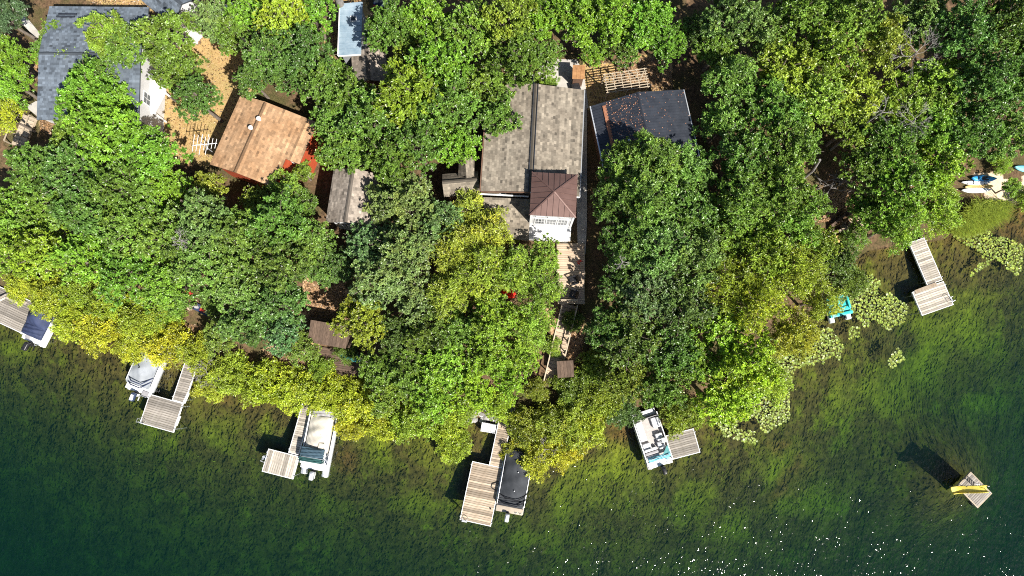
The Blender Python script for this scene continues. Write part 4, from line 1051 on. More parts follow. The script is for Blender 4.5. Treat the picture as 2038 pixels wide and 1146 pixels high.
# fallen leaves on that roof
n = 520; lx = np.concatenate([rs.uniform(xr-.2, hx-1.1, 430), rs.uniform(-hx, xr, 90)]); ly = rs.uniform(-hy, hy, n); lz = np.array([on_black(x)+.04 for x in lx])
me = leaves_mesh('fallen_leaves', np.stack([lx, ly, lz], 1), np.stack([np.cos(lx*9), np.sin(lx*9), 0*lx], 1), unit(np.stack([rs.normal(0, .2, n), rs.normal(0, .2, n), np.ones(n)], 1)), rs.uniform(.05, .15, n), rs.uniform(.03, .08, n), rs.rand(n), rs.rand(n)*.4)
o = link('fallen_leaves', me, t, kind='stuff'); o.color = (.20, .10, .06, 1)

# blue metal roofed building at the top
c, a, lu, lv = rect((673, 110), (719, 110), (696, 6), 8.4); g = zg(c.x, c.y)
t = thing('outbuilding', 'long narrow outbuilding with blue grey metal roof and skylight', 'building', (c.x, c.y, g-.05), a); e = 8.4-g; hx, hy = lu/2, lv/2
MB().slab([(-hx, -hy, e), (hx, -hy, e+.25), (hx, hy, e+.25), (-hx, hy, e)], .12).build('roof', M['metal_blue'], t)
for k in range(1, 9): MB().bar((-hx, -hy+lv*k/9, e+.015), (hx, -hy+lv*k/9, e+.265), .05, .03).build('roof_seam', M['metal_blue'], t)
MB().bar((-hx-.04, -hy, e-.02), (-hx-.04, hy, e-.02), .08, .12).build('gutter', M['white'], t); MB().bar((-hx, -hy-.04, e-.02), (hx, -hy-.04, e+.23), .08, .12).build('gutter', M['white'], t)
s_ = MB().box((.25, hy-1.5, e+.19), (.55, .5, .12)).build('skylight', M['white'], t); MB().box((.25, hy-1.5, e+.26), (.40, .36, .05)).build('pane', M['glass'], s_)
walls(t, -hx+.2, hx-.2, -hy+.2, hy-.2, -.4, e-.13, M['wall_grey'])
# little brown garage and grey cottage under the trees
gable('small garage with dusty brown shingle roof below the blue roof', (703, 170), (772, 164), (700, 106), 7.8, 8.6, M['shingle_dirt'], M['shingle_dirt'], M['wall_brown'], 'y', .5, .25, name='garage', seed=81, windows=False)
gable('small grey shingled cottage between the red and brown roofs', (648, 442), (738, 452), (657, 336), 7.9, 8.9, M['shingle_dirt'], M['shingle_dirt'], M['wall_grey'], 'y', .5, .3, name='cottage', seed=85)
# plywood shed, grey shed by the stairs
def shed(name, label, A, B, D, z, rm, wm, slopez=.25):
    c, a, lu, lv = rect(A, B, D, z); g = zg(c.x, c.y); t = thing(name, label, 'shed', (c.x, c.y, g-.05), a); hx, hy, e = lu/2, lv/2, z-g
    n = max(2, int(lu/.28))
    for k in range(n):
        x0, x1 = -hx+lu*k/n, -hx+lu*(k+1)/n-.012; MB().slab([(x0, -hy, e), (x1, -hy, e), (x1, hy, e+slopez), (x0, hy, e+slopez)], .05).build('roof_board', rm, t)
    walls(t, -hx+.12, hx-.12, -hy+.12, hy-.12, -.3, e-.06, wm); return t
shed('shed', 'small plywood roofed shed on the concrete forecourt', (1139, 156), (1164, 157), (1142, 131), 7.2, M['wood_stain'], M['wall_brown'])
shed('shed', 'low grey board roofed shed at the foot of the stairs', (1110, 752), (1143, 750), (1109, 719), 3.4, M['timber_dark'], M['timber_dark'])  # dark timber colour stands in for the shade on this grey shed
shed('shed', 'brown board roofed boathouse below the leaf strewn clearing', (612, 680), (688, 694), (615, 636), 4.3, M['timber_dark'], M['timber_dark'], .5)

# paved ground, paths
def slabpoly(name, label, pxs, mat, up=.06, cat='path'):
    pts = [G(x, y) for x, y in pxs]; c = sum(pts, Vector())/len(pts); m = MB(); n = len(pts)
    b = len(m.v); m.v = [tuple(p+Vector((0, 0, up))) for p in pts]+[tuple(p-Vector((0, 0, .5))) for p in pts]
    m.f = [tuple(range(n)), tuple(range(n, 2*n))[::-1]]+[(i, n+i, n+(i+1) % n, (i+1) % n) for i in range(n)]
    return tag(m.build(name, mat), label, cat, kind='structure')
slabpoly('forecourt', 'pale concrete forecourt above the big brown roof', [(1060, 205), (1060, 150), (1095, 118), (1148, 120), (1162, 148), (1171, 215), (1150, 230), (1110, 225)], M['concrete'], .14)
slabpoly('side_path', 'narrow concrete path along the right side of the big house', [(1146, 230), (1168, 215.5), (1168, 330), (1168, 440), (1165, 505), (1150, 505), (1148, 430)], M['concrete'], .12)
slabpoly('concrete_pad', 'pale concrete pad beside the wooden stairs on the left', [(54, 214), (74, 202), (86, 206), (108, 236), (106, 246), (78, 234)], M['concrete'], .15)
slabpoly('walkway', 'concrete walkway strip in the upper left', [(38, 40), (50, 30), (82, 68), (74, 78)], M['concrete'], .15)
slabpoly('lawn_edge_slab', 'pale concrete apron beside the upper slate roofed wing', [(350, 58), (372, 28), (392, 40), (395, 88), (368, 92), (352, 76)], M['concrete'], .10)

# wooden stairs on the left
def stairs(label, top, bot, wd, n, mat, rails=(), railmat='timber_light'):
    t = thing('stairs', label, 'stairs', bot); d = top-bot; f = Vector((d.x, d.y, 0)).normalized(); s = Vector((-f.y, f.x, 0)); a = math.atan2(f.y, f.x); run = Vector((d.x, d.y, 0)).length/n
    tm = MB().box((0, 0, 0), (run*.92, wd, .045)).mesh('tread', mat)
    for k in range(n):
        o = link('tread', tm, t); o.location = d*((k+.5)/n)+Vector((0, 0, .1)); o.rotation_euler = (0, 0, a)
    for q in (-1, 1): MB().bar(s*q*(wd/2+.03)-Vector((0, 0, .05)), d+s*q*(wd/2+.03)-Vector((0, 0, .05)), .05, .25).build('stringer', mat, t)
    for q in rails:
        x = s*q*(wd/2+.07); MB().bar(x+Vector((0, 0, .95)), d+x+Vector((0, 0, .95)), .10, .06).build('handrail', M[railmat], t)
        for k in range(int(n/3)+1):
            b = d*min(1, k*3/n)+x; MB().box(b+Vector((0, 0, .35)), (.08, .08, 1.15)).build('post', M[railmat], t)
    return t
stairs('pale wooden stairs with handrails beside the concrete pad on the left', G(60, 232, .2), G(36, 292, .1), 1.1, 9, M['timber_light'], (-1, 1))
stairs('long weathered wooden stairs from the deck down to the lake', G(1133, 606, .25), G(1096, 760, .1), 1.15, 22, M['plank_tan'], (-1, 1), 'timber_light')

# ------------------------------------------------------------------ decks and docks: every plank its own piece
def planks(t, x0, x1, y0, y1, z, mat, axis, pitch=.19, th=.045, gap=.022):
    L = (x1-x0) if axis == 'u' else (y1-y0); W_ = (y1-y0) if axis == 'u' else (x1-x0); n = max(1, round(W_/pitch)); w_ = W_/n
    me = MB().box((0, 0, 0), (w_-gap, L, th)).mesh('plank', mat)
    for k in range(n):
        o = link('plank', me, t); q = w_*(k+.5)
        o.location = ((x0+x1)/2, y0+q, z+random.uniform(-.004, .004)) if axis == 'u' else (x0+q, (y0+y1)/2, z+random.uniform(-.004, .004))
        o.rotation_euler = (0, 0, (math.pi/2 if axis == 'u' else 0)+random.uniform(-.004, .004))
def dock(label, secs, mat, z=.5, edge='white', name='dock', posts=True):
    c0, a0, _, _ = rect(*secs[0][:3], z); t = thing(name, label, name.split('_')[-1], (c0.x, c0.y, 0 if posts else zg(c0.x, c0.y)), a0); zl = z-t.location.z
    I = (Matrix.Translation(t.location) @ Matrix.Rotation(a0, 4, 'Z')).inverted()
    for i, (A, B, D, ax) in enumerate(secs):
        c, a, lu, lv = rect(A, B, D, z); cl = I @ Vector((c.x, c.y, z)); hx, hy = lu/2, lv/2
        if abs(math.sin(a-a0)) > .7: hx, hy = hy, hx; ax = 'v' if ax == 'u' else 'u'
        zt = zl-i*.004
        planks(t, cl.x-hx, cl.x+hx, cl.y-hy, cl.y+hy, zt, mat, ax)
        for s in (-1, 1):
            MB().box((cl.x+s*(hx+.035), cl.y, zt-.07), (.06, 2*hy+.13, .19)).build('edge_board', M[edge], t)
            MB().box((cl.x, cl.y+s*(hy+.035), zt-.072), (2*hx, .06, .18)).build('edge_board', M[edge], t)
        for s in (-.5, .5): MB().box((cl.x+s*hx, cl.y, zt-.12), (.08, 2*hy, .14)).build('joist', M['timber_dark'], t)
        if posts:
            for sx in (-1, 1):
                for sy in (-1, 1):
                    x, y = cl.x+sx*(hx+.09), cl.y+sy*(hy-.25); wv = t.location+Matrix.Rotation(a0, 3, 'Z') @ Vector((x, y, 0)); b = zg(wv.x, wv.y)
                    MB().tube([(x, y, min(b, -.2)-.2-t.location.z), (x, y, zl+.12)], .035, 8).build('post', M['alu'], t, True)
    return t, I
D1, I1 = dock('leftmost dock with white bench beside the navy covered boat', [((-42, 622), (41, 661), (-12, 566), 'u')], M['plank_grey'])
D2, I2 = dock('L shaped grey dock beside the grey covered boat', [((280, 841), (344, 859), (300, 786), 'u'), ((343, 794), (365, 801), (372, 706), 'u')], M['plank_grey'])
D3, I3 = dock('L shaped dock beside the beige pontoon boat', [((523, 937), (582, 952), (537.6, 895), 'v'), ((577, 900), (595, 904), (609, 800), 'u')], M['plank'])
D4, I4 = dock('longest dock with wide brown platform beside the black covered boat', [((916.7, 1033), (975.7, 1046), (939.5, 919), 'u'), ((975, 925), (998, 930), (993, 828), 'u')], M['plank_warm'])
D5, I5 = dock('short dock right of the open pontoon boat', [((1338.7, 913), (1392, 899), (1326, 868), 'u')], M['plank_grey'])
D6, I6 = dock('pale L shaped dock at the far right by the lilies', [((1835.8, 626.5), (1896, 605.5), (1813, 583.5), 'u'), ((1843, 566), (1872, 558), (1806, 484), 'u')], M['plank'])
# dock fittings
def ladder(t, I, px, py, z, out):
    p = I @ P(px, py, z); d = Vector(out).normalized(); s = Vector((-d.y, d.x, 0))
    m = MB()
    for q in (-.2, .2): m.tube([p+s*q-d*.25+Vector((0, 0, .02)), p+s*q-d*.2+Vector((0, 0, .55)), p+s*q+d*.1+Vector((0, 0, .6)), p+s*q+d*.16+Vector((0, 0, -1.2))], .022, 6)
    for k in range(5): m.bar(p+s*.2+d*.15+Vector((0, 0, .1-.26*k)), p-s*.2+d*.15+Vector((0, 0, .1-.26*k)), .08, .03)
    m.build('ladder', M['alu'], t)
ladder(D3, I3, 527, 912, .5, (-1, .2, 0)); ladder(D4, I4, 925, 1034, .5, (0, -1, 0)); ladder(D2, I2, 283, 838, .5, (0, -1, 0)); ladder(D6, I6, 1889, 596, .5, (1, .2, 0))
for (x, y, x2, y2) in ((376, 780, 367, 800), (358, 827, 350, 847)):
    a, b = I2 @ P(x, y, .45), I2 @ P(x2, y2, .45); MB().rbox((a+b)/2, ((b-a).length*1.0, .22, .2), .06, math.atan2((b-a).y, (b-a).x)).build('bumper', M['white'], D2, True)
m = MB(); a, b, c_ = I1 @ P(-6, 596, .9), I1 @ P(13, 586, .9), I1 @ P(46, 602, .9); a.z = b.z = c_.z = .92
for k, w_ in enumerate((0, .2)): 
    off = Vector((.1, -.25, 0))*k
    MB().bar(a+off, b+off, .17, .05).build('bench_slat', M['plank'], D1); MB().bar(b+off, c_+off, .17, .05).build('bench_slat', M['plank'], D1)
for p_ in (a, b, c_): MB().box((p_.x, p_.y, .7), (.09, .3, .40)).build('bench_leg', M['plank'], D1)
MB().tube([I4 @ P(976, 1012, .53), I4 @ P(976, 1012, .62)], [.08, .06], 8).build('cleat', M['black_plastic'], D4)
MB().tube([I4 @ P(x, y, .56) for x, y in ((991, 958), (979, 963), (978, 970), (986, 976))], .045, 6).build('mooring_rope', M['black_plastic'], D4)
p_ = [I6 @ P(*q_, .53) for q_ in ((1821, 581), (1863, 565))]; MB().bar(p_[0]+Vector((0, 0, .02)), p_[1]+Vector((0, 0, .02)), .32, .06).build('ramp_board', M['plank_warm'], D6)
# white ribbed steps beside the main dock
c, a, lu, lv = rect((956, 858), (985, 863), (958, 840), .7); t = thing('shore_steps', 'white ribbed aluminium steps beside the shore end of the long dock', 'steps', (c.x, c.y, 0), a)
for k in range(9): MB().box((-lu/2+lu*(k+.5)/9, 0, .7-.02*k), (lu/9-.03, lv, .05)).build('slat', M['white'], t)
for s in (-1, 1): MB().box((0, s*(lv/2-.05), .35), (lu, .06, .6)).build('side_rail', M['alu'], t)
MB().tube([(-lu/2, 0, .62), (-lu/2, 0, -.6)], .04, 8).tube([(lu/2, 0, .5), (lu/2, 0, -.6)], .04, 8).build('leg', M['alu'], t)
# house deck, lower shore decks
dk = G(1140, 545).z+.45
DK, IK = dock('tan plank deck with two dark chairs below the tower', [((1110, 552), (1163, 552), (1112, 486), 'u'), ((1112, 603), (1162, 603), (1112, 554), 'u')], M['plank_tan'], dk, 'timber_light', 'deck', False)
dk2 = G(670, 715).z+.4
dock('shade-darkened grey plank deck under the trees by the shore', [((622, 738), (718, 752), (628, 690), 'u')], M['timber_dark'], dk2, 'timber_dark', 'shore_deck', False)  # grey deck; tree shade is put into the dark plank colour
# slatted railing across the deck end
a_, b_ = P(1117, 597, dk+.9), P(1150, 597, dk+.9); t = thing('railing', 'pale slatted wooden railing across the lower end of the deck', 'railing', (a_.x, a_.y, dk))
v = b_-a_
MB().bar(Vector((0, 0, .9)), v+Vector((0, 0, .9)), .12, .06).build('rail', M['timber_light'], t); MB().bar(Vector((0, 0, .12)), v+Vector((0, 0, .12)), .06, .06).build('rail', M['timber_light'], t)
for k in range(11): MB().box(v*(k/10)+Vector((0, -.05, .5)), (.05, .04, .9)).build('baluster', M['timber_light'], t)
# adirondack style chairs on the deck
def deck_chair(label, px, py, z, rz, mat, group=None):
    p = P(px, py, z); t = thing('deck_chair', label, 'chair', (p.x, p.y, z), rz, group)
    for k in range(5): MB().box((-.22+.11*k, .0, .34), (.095, .5, .03), m=Matrix.Rotation(math.radians(-8), 3, 'X')).build('seat_slat', mat, t)
    for k in range(5): MB().box((-.22+.11*k, -.36, .66), (.095, .03, .78-.05*abs(k-2)), m=Matrix.Rotation(math.radians(22), 3, 'X')).build('back_slat', mat, t)
    for s in (-1, 1):
        MB().box((s*.33, -.02, .55), (.12, .68, .03)).build('armrest', mat, t)
        MB().box((s*.30, .26, .27), (.04, .09, .54)).build('leg', mat, t); MB().bar((s*.28, .25, .30), (s*.28, -.5, .04), .03, .10).build('leg', mat, t)
deck_chair('dark deck chair at the upper right of the tan deck', 1140, 560, dk+.025, 1.9, M['black_plastic'])
deck_chair('dark deck chair at the lower end of the tan deck near the railing', 1139, 585, dk+.025, 1.2, M['black_plastic'])
def gp(px, py): v = G(px, py); return v
v = G(553, 672); deck_chair('white garden chair under the trees above the shore, left one', 553, 672, v.z, .6, M['white'])
v = G(571, 662); deck_chair('white garden chair under the trees above the shore, right one', 571, 662, v.z, 3.6, M['white'])

# pergola
c, a, lu, lv = rect((1210, 184), (1290, 172), (1204, 148), 7.6); g = zg(c.x, c.y); t = thing('pergola', 'pale wooden lattice pergola above the black roofed house', 'pergola', (c.x, c.y, g), a); e = 7.6-g
for k in range(8): MB().box((0, -lv/2+lv*k/7, e), (lu+.3, .05, .07)).build('rafter', M['timber_light'], t)
for k in range(6): MB().box((-lu/2+lu*k/5, 0, e-.09), (.06, lv+.2, .09)).build('beam', M['timber_light'], t)
for sx in (-1, 0, 1):
    for sy in (-1, 1): MB().box((sx*lu/2, sy*lv/2, (e-.14)/2-.1), (.10, .10, e-.06)).build('post', M['timber_light'], t)
# antenna beside the red house
p = G(404, 300); t = thing('antenna', 'white television antenna on a mast left of the red house', 'antenna', p)
q = P(402, 286, p.z+4.6)-p
MB().tube([(q.x, q.y, -.4), (q.x, q.y, q.z+.3)], .04, 8).build('mast', M['alu'], t, True)
bo = MB().bar((q.x-.75, q.y-.15, q.z), (q.x+1.2, q.y+.05, q.z), .045, .045).build('boom', M['white'], t)
for k in range(7):
    x = q.x-.7+.3*k; MB().bar((x-.03, q.y-.7+.05*k, q.z+.04), (x+.08, q.y+.75-.06*k, q.z+.04), .03, .03).build('element', M['white'], bo)
for k in (-1, 1): MB().bar((q.x+k*.25-.1, q.y-.8, q.z-.35), (q.x+k*.25+.15, q.y+.9, q.z-.25), .03, .03).build('element', M['white'], bo)
# timber retaining walls by the sandy path
for i, (pa, pb, hgt, lb) in enumerate((((1600, 422), (1642, 402), .5, 'low dark timber edging in the shady gap'), ((1650, 452), (1682, 424), .7, 'timber retaining wall, upper one beside the sandy path'), ((1650, 468), (1690, 452), .8, 'timber retaining wall, lower one beside the sandy path'), ((1652, 470), (1650, 448), .8, 'short reddish timber end wall beside the sandy path'))):
    a_, b_ = G(*pa), G(*pb); t = thing('timber_wall', lb, 'wall', a_, 0, 'timber retaining walls'); n = 4
    for k in range(n): MB().bar(Vector((0, 0, -.25+(hgt+.3)*k/n)), b_-a_+Vector((0, 0, -.25+(hgt+.3)*k/n)), .2, (hgt+.3)/n-.012).build('beam', M['timber_dark'] if i != 2 or k < 3 else M['plank_warm'], t)
a_ = G(1668, 476, .32); t = thing('bench_cushion', 'yellow cushioned bench beside the lower timber wall', 'bench', (a_.x, a_.y, a_.z-.32), .38)
MB().rbox((0, 0, .34), (1.7, .7, .16), .05).build('cushion', M['board_yellow'], t, True); MB().box((0, 0, .21), (1.7, .66, .08)).build('seat', M['timber_light'], t)
for sx in (-1, 1): MB().box((sx*.7, 0, .03), (.1, .6, .28)).build('leg', M['timber_light'], t)
a_, b_ = G(615, 632), G(690, 642); t = thing('timber_wall', 'long timber retaining wall below the leaf strewn clearing', 'wall', a_, 0, 'timber retaining walls')
for k in range(3): MB().bar(Vector((0, 0, -.2+.24*k)), b_-a_+Vector((0, 0, -.2+.24*k)), .2, .22).build('beam', M['timber_dark'], t)
# shore stones
rk = random.Random(12)
def stone(px, py, r, i):
    bm = bmesh.new(); bmesh.ops.create_icosphere(bm, subdivisions=2, radius=1); 
    for v in bm.verts: v.co *= rk.uniform(.82, 1.15); v.co.z *= .6; v.co.x *= 1.2
    p = G(px, py); m = MB(); bm.verts.index_update(); m.v = [tuple(v.co*r) for v in bm.verts]; m.f = [tuple(v.index for v in f.verts) for f in bm.faces]; bm.free()
    o = m.build('shore_stone', M['stone']); o.location = p+Vector((0, 0, r*.25)); o.rotation_euler.z = rk.uniform(0, 6)
    tag(o, 'grey stone in the rubble pile where the long dock meets the shore', 'stone', 'grey stones piled on the shore by the long dock')
for i in range(46):
    u = rk.random(); stone(935+rk.random()*100, 840-rk.random()*24-abs(u-.5)*10, rk.uniform(.13, .34), i)

# ------------------------------------------------------------------ boats
def boat_frame(name, label, stern, bow, cat='boat'):
    s, b = P(*stern, .6), P(*bow, .6); d = b-s; a = math.atan2(d.y, d.x)-math.pi/2
    return thing(name, label, cat, ((s.x+b.x)/2, (s.y+b.y)/2, 0), a), d.length
def pontoons(t, L, Wd, mat='alu', back=.35, r=.30):
    for s in (-1, 1):
        x = s*(Wd/2-r); y0, y1 = -L/2-back, L/2
        MB().tube([(x, y0, .12), (x, y0+.06, .12), (x, y1-.9, .12), (x, y1-.4, .16), (x, y1-.1, .24), (x, y1+.05, .30)], [r*.96, r, r, r*.8, r*.42, .04], 16).build('pontoon', M[mat], t, True)
def outboard(t, y, cowl, s=1.0, x=0.0, stripe=None):
    o = MB().rbox((x, y-.42*s, .98), (.42*s, .78*s, .46*s), .14*s, seg=3).build('outboard_motor', M[cowl], t, True)
    MB().rbox((x, y-.26*s, .45), (.16*s, .26*s, .75), .05).build('motor_leg', M[stripe or cowl], o, True)
    MB().box((x, y-.02, .62), (.30*s, .16, .34)).build('motor_bracket', M['black_plastic'], o)
    MB().rbox((x, y-.46*s, 1.21), (.24*s, .50*s, .035), .015).build('cowl_cap', M[stripe or cowl], o, True)
    MB().rbox((x, y-.55*s, -.12), (.06, .5, .14), .03).build('skeg', M[stripe or cowl], o)
def cover(t, x0, x1, y0, y1, ze, top, mat, seed, poles=(), sag=.10, skirt=.22, name='cover'):
    r = random.Random(seed); ph = [r.uniform(0, 6) for _ in range(6)]
    def fn(u, v):
        U = 2*u-1; Vv = 2*v-1
        x = x0+(x1-x0)*u; y = y0+(y1-y0)*v
        e = min(1-abs(U), (1-abs(Vv))*2.0); k = min(1, max(0, e)/.16)
        h = ze+(top-ze)*(1-abs(U)**2.4)*(1-abs(Vv)**6)*(.75+.25*math.cos(Vv*1.4))
        for (pu, pv, ph_, pw) in poles: h += ph_*math.exp(-((u-pu)**2*((x1-x0)/pw)**2+(v-pv)**2*((y1-y0)/pw)**2))
        h += k*(.035*math.sin(9*u+7*v+ph[0])+.03*math.sin(21*v-6*u+ph[1])+.010*math.sin(23*u+17*v+4*math.sin(5*v+ph[4])+ph[2])+.010*math.sin(31*v+13*u+3*math.sin(6*u+ph[5])+ph[3]))*.9
        h = ze-skirt+(h-ze+skirt)*min(1, e/.05) if e < .05 else h
        return (x, y, h)
    return MB().grid(fn, 36, 64).build(name, M[mat], t, True)
def arch(t, y, wd, z0, z1, lean, name='bow_frame', mat='alu', r=.022):
    return MB().tube([(-wd/2, y, z0), (-wd/2, y+lean*.6, z0+(z1-z0)*.8), (-wd/2+.2, y+lean, z1), (wd/2-.2, y+lean, z1), (wd/2, y+lean*.6, z0+(z1-z0)*.8), (wd/2, y, z0)], r, 6).build(name, M[mat], t, True)

# navy covered boat at the left
t, L = boat_frame('motorboat', 'small boat under a navy cover with black outboard at the leftmost dock', (62, 681), (116, 578)); Wd = 2.15
pontoons(t, L, Wd, 'white_gel', .05, .28); MB().rbox((0, 0, .47), (Wd, L, .14), .05).build('deck', M['white_gel'], t, True)
for s in (-1, 1): MB().rbox((s*(Wd/2-.06), .1, .70), (.13, L-.5, .40), .05).build('side_rail', M['white_gel'], t, True)
cover(t, -Wd/2-.02, Wd/2-.14, -L/2+1.45, L/2-.1, 1.0, 1.75, 'cover_navy', 1, [(.5, .28, .25, .9)])
cover(t, -Wd/2+.0, Wd/2-.14, -L/2+.5, -L/2+1.7, .95, 1.25, 'cover_navy', 2, name='stern_cover', skirt=.3)
MB().bar((-.35, -L/2+2.5, 2.0), (.35, -L/2+2.46, 1.98), .03, .02).build('cover_seam', M['black_plastic'], t)
MB().rbox((-.5, -L/2+.35, .60), (.5, .4, .12), .04).build('step_pad', M['vinyl_grey'], t); MB().tube([(.3, -L/2+.1, .6), (.5, -L/2-.1, .7), (.75, -L/2+.1, .6)], .03, 6).build('grab_rail', M['alu'], t)
outboard(t, -L/2, 'black_plastic', 1.0, .0)

# grey covered pontoon
t, L = boat_frame('pontoon_boat', 'pontoon boat under a pale grey cover with navy outboard', (273, 780), (321, 668)); Wd = 2.45
pontoons(t, L, Wd, 'alu', .1); MB().rbox((0, 0, .50), (Wd, L, .12), .04).build('deck', M['white_gel'], t, True)
for s in (-1, 1): MB().rbox((s*(Wd/2-.05), .3, .80), (.07, L-.9, .50), .03).build('side_rail', M['white_gel'], t, True)
cover(t, -Wd/2+.03, Wd/2-.20, -L/2+.55, L/2-.15, 1.02, 1.22, 'cover_grey', 3, [(.45, .35, .12, .6), (.5, .62, .14, .7)])
for y, z in ((.9, 1.30), (.55, 1.12)): MB().tube([(-Wd/2+.02, -L/2+y+.3, .9), (-.5, -L/2+y, z+.16), (.45, -L/2+y-.02, z+.18), (Wd/2-.2, -L/2+y+.75, 1.0)], .05, 6).build('cover_strap', M['cover_navy'], t, True)
for (x, y) in ((.45, .35), (.5, .62)): MB().tube([(-Wd/2+.05+(Wd-.35)*x, -L/2+.62+(L-.77)*y, 1.5), (-Wd/2+.05+(Wd-.35)*x, -L/2+.62+(L-.77)*y, 1.68)], .05, 8).build('cover_vent', M['black_plastic'], t)
MB().rbox((.75, -L/2+.1, .62), (.6, .45, .08), .03).build('step_pad', M['vinyl_grey'], t); MB().tube([(.5, -L/2, .6), (.5, -L/2-.15, .75), (1.0, -L/2-.15, .75), (1.0, -L/2, .6)], .025, 6).build('boarding_ladder', M['alu'], t)
outboard(t, -L/2-.02, 'navy_gloss', 1.0, 0, 'white_gel')

# beige covered pontoon with folded green canopy
t, L = boat_frame('pontoon_boat', 'pontoon boat under a beige cover with folded dark green canopy', (625, 934), (650, 808)); Wd = 2.5
pontoons(t, L, Wd, 'alu', .55, .31); MB().rbox((0, 0, .50), (Wd, L, .12), .04).build('deck', M['white_gel'], t, True)
for s in (-1, 1): MB().rbox((s*(Wd/2-.06), .15, .82), (.09, L-.6, .56), .03).build('side_rail', M['white_gel'], t, True)
cover(t, -Wd/2+.16, Wd/2-.24, -L/2+1.55, L/2-.85, 1.05, 1.40, 'cover_beige', 5, [(.42, .55, .18, .5), (.6, .25, .16, .5)], skirt=.25)
cover(t, -Wd/2+.12, Wd/2-.10, L/2-1.0, L/2-.02, .95, 1.12, 'vinyl_grey', 6, name='bow_cover', skirt=.3)
cover(t, -Wd/2+.02, Wd/2-.40, -L/2+1.05, -L/2+1.95, 1.62, 1.82, 'canvas_blue', 7, name='canopy', skirt=.12)
cover(t, -Wd/2-.06, Wd/2-.36, -L/2+.66, -L/2+1.12, 1.45, 1.64, 'canvas_green', 8, name='canopy_fold', skirt=.2)
arch(t, -L/2+1.1, Wd-.1, 1.0, 1.72, .0, 'canopy_frame')
for y0, y1 in ((.7, 1.5), (1.7, .9), (.6, .8)): MB().tube([(Wd/2-.1, -L/2+y0, .95), (Wd/2-.42, -L/2+y1, 1.7)], .022, 6).build('canopy_strut', M['alu'], t)
MB().rbox((.45, -L/2+2.2, 1.48), (.5, .45, .18), .06).build('helm_cover', M['cover_beige'], t, True); MB().rbox((.35, -L/2+3.2, 1.5), (.22, .32, .05), .02).build('cover_patch', M['white_gel'], t)
MB().rbox((0, -L/2+.28, .60), (Wd-.25, .6, .10), .04).build('swim_platform', M['vinyl_white'], t, True)
outboard(t, -L/2-.12, 'alu', .95, 0, 'white_gel'); 

# black covered pontoon at the long dock
t, L = boat_frame('pontoon_boat', 'pontoon boat under a charcoal cover beside the long dock', (1013, 1020), (1036, 893)); Wd = 2.45
pontoons(t, L, Wd, 'alu', .0); MB().rbox((0, 0, .50), (Wd, L, .12), .04).build('deck', M['floor_grey'], t, True)
for s in (-1, 1): MB().rbox((s*(Wd/2-.05), .3, .80), (.07, L-.8, .52), .03).build('side_rail', M['alu'], t, True)
cover(t, -Wd/2+.06, Wd/2-.06, -L/2+1.15, L/2-.1, 1.05, 1.40, 'cover_black', 9, [(.55, .3, .15, .6), (.5, .7, .2, .8)])
cover(t, -Wd/2+.10, Wd/2-.12, -L/2+.55, -L/2+1.22, 1.0, 1.16, 'cover_black', 10, name='stern_cover', skirt=.3)
for y in (1.45, .95): MB().tube([(-Wd/2+.0, -L/2+y+.1, 1.0), (-Wd/4, -L/2+y-.15, 1.36), (Wd/5, -L/2+y-.22, 1.36), (Wd/2-.2, -L/2+y+.15, 1.2), (Wd/2, -L/2+y+.5, 1.02)], .045, 6).build('cover_strap', M['black_plastic'], t, True)
for (x, y) in ((.1, 2.0), (.15, 3.6)): MB().tube([(x, -L/2+y, 1.5), (x, -L/2+y, 1.62)], .045, 8).build('cover_vent', M['white_gel'], t)
MB().rbox((0, -L/2+.22, .60), (Wd-.1, .52, .10), .04).build('swim_platform', M['wall_tan'], t, True)
for x in (.55, .95): MB().tube([(x-.12, -L/2+.15, .66), (x, -L/2+.05, .80), (x+.12, -L/2+.15, .66)], .025, 6).build('grab_rail', M['alu'], t)
outboard(t, -L/2-.02, 'alu', .9, -.1, 'white_gel')

# open white and blue pontoon boat with seats
t, L = boat_frame('pontoon_boat', 'open white pontoon boat with seats and blue trim', (1315, 927), (1278, 818)); Wd = 2.3
pontoons(t, L, Wd, 'alu', .05); MB().rbox((0, 0, .50), (Wd, L, .12), .04).build('deck', M['floor_grey'], t, True)
for s in (-1, 1): MB().rbox((s*(Wd/2-.03), 0, .80), (.06, L-.75, .55), .02).build('side_rail', M['vinyl_grey'], t, True)
for s in (-1, 1): MB().rbox((s*(Wd/2-.03), 0, 1.09), (.09, L-.7, .05), .02).build('top_rail', M['white_gel'], t, True)
MB().rbox((0, L/2-.30, .62), (Wd-.1, .55, .10), .04).build('bow_platform', M['vinyl_white'], t, True); MB().box((0, L/2-.66, .82), (Wd-.2, .05, .5)).build('bow_gate', M['vinyl_grey'], t)
def seat(x, y, w_, l_, back=None, mat='vinyl_white'):
    o = MB().rbox((x, y, .78), (w_, l_, .36), .08, seg=3).build('seat', M[mat], t, True)
    if back: MB().rbox((x+back[0], y+back[1], .98), (back[2], back[3], .34), .06, seg=3).build('backrest', M[mat], o, True)
seat(-Wd/2+.42, L/2-1.65, .62, 1.7, (-.24, 0, .16, 1.66)); seat(Wd/2-.42, L/2-1.25, .62, .9, (.24, 0, .16, .86))
seat(-Wd/2+.50, -.55, .72, .62, (0, -.26, .66, .16)); seat(Wd/2-.5, .0, .6, .55, (0, -.24, .56, .14)); seat(Wd/2-.55, -.72, .62, .58, (0, -.26, .58, .14))
for k in range(3): MB().rbox((-Wd/2+.72, -L/2+1.62-.30*k, .80+.02*k), (1.2, .24, .34), .06).build('bench_cushion', M['vinyl_white' if k != 1 else 'vinyl_grey'], t, True)
MB().rbox((Wd/2-.30, -.38, .95), (.34, .42, .7), .06).build('helm_console', M['vinyl_white'], t, True)
